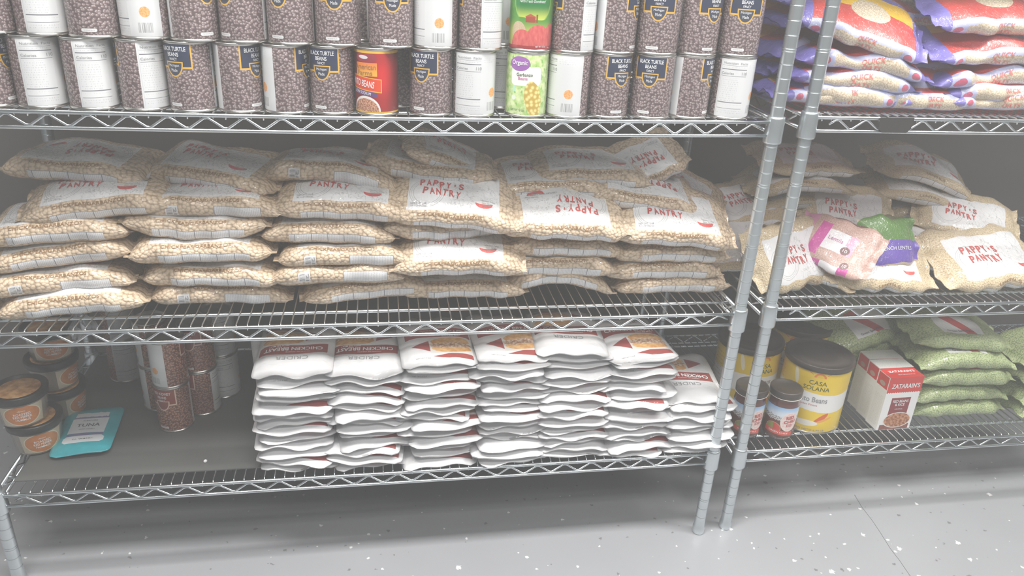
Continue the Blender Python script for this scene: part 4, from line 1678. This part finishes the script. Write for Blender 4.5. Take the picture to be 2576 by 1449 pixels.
def jar_meshes():
    mb = MB()
    prof = [(0, 0.001), (0.029, 0.001), (0.034, 0.004), (0.0362, 0.012), (0.0362, 0.092), (0.0345, 0.102), (0.0330, 0.108), (0.0340, 0.112), (0.0340, 0.118), (0.0, 0.118)]
    mb.lathe(prof, 40)
    M = simple('dark_sauce_glass', (0.11, 0.03, 0.02), 0.08, coat=1.0)
    body = mb.mesh('jar_body', [M])
    mb = MB()
    mb.lathe([(0.0362, 0.112), (0.0372, 0.1125), (0.0375, 0.128), (0.0365, 0.1295), (0.033, 0.1298), (0.032, 0.1285), (0.0, 0.1285)], 40)
    lid = mb.mesh('lid', [M_DARKLID])
    mb = MB()
    mb.lathe([(0.0372, 0.1118), (0.0380, 0.1120), (0.0381, 0.1126), (0.0374, 0.1130)], 40)
    ring = mb.mesh('lid_rim', [simple('cream_rim', (0.8, 0.74, 0.66), 0.4)])
    mb = MB()
    prof = [(0.0365, 0.013 + 0.078 * i / 6) for i in range(7)]
    mb.lathe(prof, 48, uvf=lambda k, r, z: ((k - 0.5) * 2 * math.pi * 0.0365, z - 0.010))
    lab = mb.mesh('paper_label', [jar_mat()])

    def f(x, y):
        t = x / 1000 / 0.0365 - math.pi / 2
        return (0.0369 * math.cos(t), 0.0369 * math.sin(t), 0.010 + y / 1000)
    let = lettering([('GREEN CHILE', 0, 14.5, 46, 4.2, -5, 0, 0.01), ('RED', 22, 56, 20, 9, 8, 1, 0.03), ('CHILI', 22, 45, 28, 8, 8, 1, 0.03), ('CO', 22, 35, 14, 7, 8, 1, 0.03)], f, [M_WHITE, M_REDTXT])
    return body, lid, ring, lab, let


JAR = jar_meshes()
for x, y, phi, lab in ((0.191, 0.066, 4, 'dark sauce jar with snowy mountain label, in front of the big yellow can'), (0.112, 0.080, 12, 'dark sauce jar with mountain label, half behind the shelving post')):
    da = math.degrees(math.atan2(CAM.y - y, CAM.x - x)) + 90
    t = empty('sauce_jar', (x, y, Z3R), (0, 0, R(phi + da)))
    tag(t, lab, 'jar', 'dark sauce jars')
    meshobj('jar_body', JAR[0], t)
    l = meshobj('lid', JAR[1], t)
    meshobj('lid_rim', JAR[2], l)
    l = meshobj('paper_label', JAR[3], t)
    attach(JAR[4], l)


# rice mix boxes
def box_mat():
    m = Mat('rice_box_print', 0.4, coat=0.3)
    U, V = m.uv()          # front: U -46..46, V 0..145; side: U+1000; top: U, V+1000; back/others: U+2000
    vec = m.comb(U, V)
    W = (0.85, 0.85, 0.84)
    RD = (0.66, 0.05, 0.04)
    c = m.mix(0.0, W, W)
    zig = ((U * 0.16).frac() - 0.5).abs() * 5
    c = m.mix((V - 106 + zig).gt(0), c, RD)
    MAR = (0.26, 0.03, 0.035)
    c = m.mix(rect(U, V, -26, 26, 40, 90), c, MAR)
    e = ell(U, V, 4, 26, 37, 21)
    c = m.mix(rect(U, V, -40, 40, 0, 14), c, m.mix(m.noise(vec, 0.1, 2), (0.12, 0.04, 0.03), (0.4, 0.12, 0.08)))
    c = m.mix(e.lt(1.1), c, (0.8, 0.78, 0.74))
    c = m.mix(e.lt(0.92), c, m.mix(m.noise(vec, 0.16, 3).ss(0.35, 0.65), (0.3, 0.08, 0.03), (0.62, 0.32, 0.18)))
    side = U.gt(500)
    Us = U - 1000
    tx = (V * 0.3).frac().lt(0.4) * m.noise(m.comb(U * 0.8, (V * 0.3)._m('FLOOR') * 3), 1.0, 1).gt(0.5)
    cs = m.mix(tx * rect(Us, V, -15, 15, 10, 92) * 0.5, W, (0.35, 0.35, 0.36))
    cs = m.mix(rect(Us, V, -19, 19, 112, 145), cs, RD)
    cs = m.mix(ell(Us, V, 0, 122, 10, 6).lt(1), cs, (0.5, 0.35, 0.3))
    c = m.mix(side, c, cs)
    topm = V.gt(500)
    Vt = V - 1000
    t2 = (Vt * 0.25).frac().lt(0.4) * m.noise(m.comb(U * 0.3, Vt * 0.25), 1.0, 1).gt(0.5)
    ct = m.mix(t2 * 0.35, (0.72, 0.72, 0.68), (0.4, 0.4, 0.4))
    c = m.mix(topm, c, ct)
    c = m.mix(topm * V.gt(2000), c, RD)
    c = m.mix(U.gt(1500), c, (0.8, 0.79, 0.76))
    m.color(c)
    return m.m


BW, BH, BD = 0.092, 0.147, 0.043


def box_meshes(redtop):
    mb = MB()

    def quad(a, uv):
        mb.add(a, [(0, 1, 2, 3)], 0, uv, False)
    w2, d2 = BW / 2, BD / 2
    cc = [(-w2, -d2), (w2, -d2), (w2, d2), (-w2, d2)]
    quad([(-w2, -d2, 0), (w2, -d2, 0), (w2, -d2, BH), (-w2, -d2, BH)], [(-w2, 0), (w2, 0), (w2, BH), (-w2, BH)])
    quad([(-w2, d2, 0), (-w2, -d2, 0), (-w2, -d2, BH), (-w2, d2, BH)], [(1 - d2, 0), (1 + d2, 0), (1 + d2, BH), (1 - d2, BH)])
    quad([(w2, -d2, 0), (w2, d2, 0), (w2, d2, BH), (w2, -d2, BH)], [(1 - d2, 0), (1 + d2, 0), (1 + d2, BH), (1 - d2, BH)])
    quad([(w2, d2, 0), (-w2, d2, 0), (-w2, d2, BH), (w2, d2, BH)], [(2, 0), (2.1, 0), (2.1, 0.1), (2, 0.1)])
    b = 2.5 if redtop else 1.0
    quad([(-w2, -d2, BH), (w2, -d2, BH), (w2, d2, BH), (-w2, d2, BH)], [(-w2, b - d2), (w2, b - d2), (w2, b + d2), (-w2, b + d2)])
    quad([(-w2, d2, 0), (w2, d2, 0), (w2, -d2, 0), (-w2, -d2, 0)], [(2, 0), (2.1, 0), (2.1, 0.1), (2, 0.1)])
    return mb.mesh('rice_box', [M_BOX])


M_BOX = box_mat()
bxA, bxB = box_meshes(True), box_meshes(False)


def fb(x, y): return (x / 1000, -BD / 2 - 0.0004, y / 1000)
def ft(x, y): return (x / 1000, y / 1000, BH + 0.0004)


bx_let = lettering([("ZATARAIN'S", 2, 123, 76, 13, 0, 0, 0.02), ('RED BEANS', 0, 80, 42, 7.5, 0, 0, 0.015), ('& RICE', 0, 70.5, 26, 7.5, 0, 0, 0.015), ('ORIGINAL', 0, 58, 22, 3, 0, 0)], fb, [M_WHITE, M_GRAYTXT])
bt_let = lettering([("ZATARAIN'S", 2, 6, 70, 9, 0, 0, 0.02), ('NEW ORLEANS STYLE', 6, -9, 46, 4, 0, 0)], ft, [M_WHITE])
for i, lab in enumerate(('white and red box of red beans and rice, at the front of its row', 'white box of rice mix right behind the front red topped box', 'white box of rice mix at the back of its row, beside the split peas')):
    o = meshobj('rice_box', bxA if i == 0 else bxB, None, (0.491 + 0.002 * i, 0.0765 + i * 0.0445, Z3R))
    o.rotation_euler = (0, 0, R(2.0 - i * 0.6))
    tag(o, lab, 'box', 'rice mix boxes')
    attach(bx_let, o)
    if i == 0:
        attach(bt_let, o)

# split peas
GV = []
for sd, dr, ar in ((61, 0.010, 0.0), (62, 0.016, 0.003)):
    P = Pillow(0.245, 0.16, 0.055, sd, dr, ar, lump=0.0025)
    f = P.fmap()
    GV.append(BagKind('split_pea_bag', 'bag of split peas', M_PEAS, P, lettering([('Green Split Peas', -14, 42, 68, 8, 0, 0, 0.008)], f, [M_DARKTXT], 'lettering')))
GP = 'split pea bags on the right bottom shelf'
peas = [
    (0.690, 0.150, Z3R + 0.027, (0, 0, 0), 0, 'bottom of the pile right of the rice boxes'),
    (0.684, 0.152, Z3R + 0.073, (0, 1, 1), 1, 'second of the pile right of the rice boxes'),
    (0.690, 0.150, Z3R + 0.119, (0, 1, -1), 0, 'third of the pile right of the rice boxes'),
    (0.682, 0.155, Z3R + 0.165, (3, 2, 0), 1, 'fourth of the pile right of the rice boxes, label strip showing'),
    (0.675, 0.175, Z3R + 0.212, (6, 4, -4), 0, 'topmost of the pile, just below the shelf above'),
    (0.972, 0.140, Z3R + 0.027, (0, -4, 8), 0, 'bottom of the pile cut by the right picture edge'),
    (0.968, 0.142, Z3R + 0.073, (0, -3, 6), 1, 'second of the pile cut by the right picture edge'),
    (0.965, 0.142, Z3R + 0.119, (0, -2, 6), 0, 'third of the pile cut by the right picture edge'),
    (0.960, 0.145, Z3R + 0.165, (0, -2, 6), 1, 'topmost of the pile cut by the right picture edge'),
    (0.520, 0.300, Z3R + 0.040, (0, 0, 0), 0, 'lowest of the heap behind the rice boxes'),
    (0.520, 0.290, Z3R + 0.088, (5, 0, 5), 1, 'second of the heap behind the rice boxes'),
    (0.510, 0.290, Z3R + 0.136, (8, -3, 8), 0, 'third of the heap behind the rice boxes'),
    (0.490, 0.275, Z3R + 0.190, (28, -8, 14), 1, 'tilted up between the big can and the rice boxes'),
]
for x, y, z, rot, k, lab in peas:
    bag_at(GV[k], x, y, z, rot, 'green split pea bag ' + lab, GP, deck=Z3R)

# ------------------------------------------------------------------ haze volume, added to imitate a smeared lens
if HAZE:
    mb = MB()
    mb.box(-4.4, 4.4, -4.9, 0.69, 0.003, 2.68)
    m = bpy.data.materials.new('haze')
    m.use_nodes = True
    nt = m.node_tree
    nt.nodes.remove(nt.nodes['Principled BSDF'])
    vs_ = nt.nodes.new('ShaderNodeVolumeScatter')
    vs_.inputs['Color'].default_value = (0.97, 0.985, 1.0, 1)
    vs_.inputs['Density'].default_value = HAZE
    nt.links.new(vs_.outputs[0], nt.nodes['Material Output'].inputs['Volume'])
    o = mb.build('haze', [m], weld=True)
    o.display_type = 'WIRE'
    tag(o, 'pale even haze volume added in place of the soft lens smear', 'haze', kind='stuff')
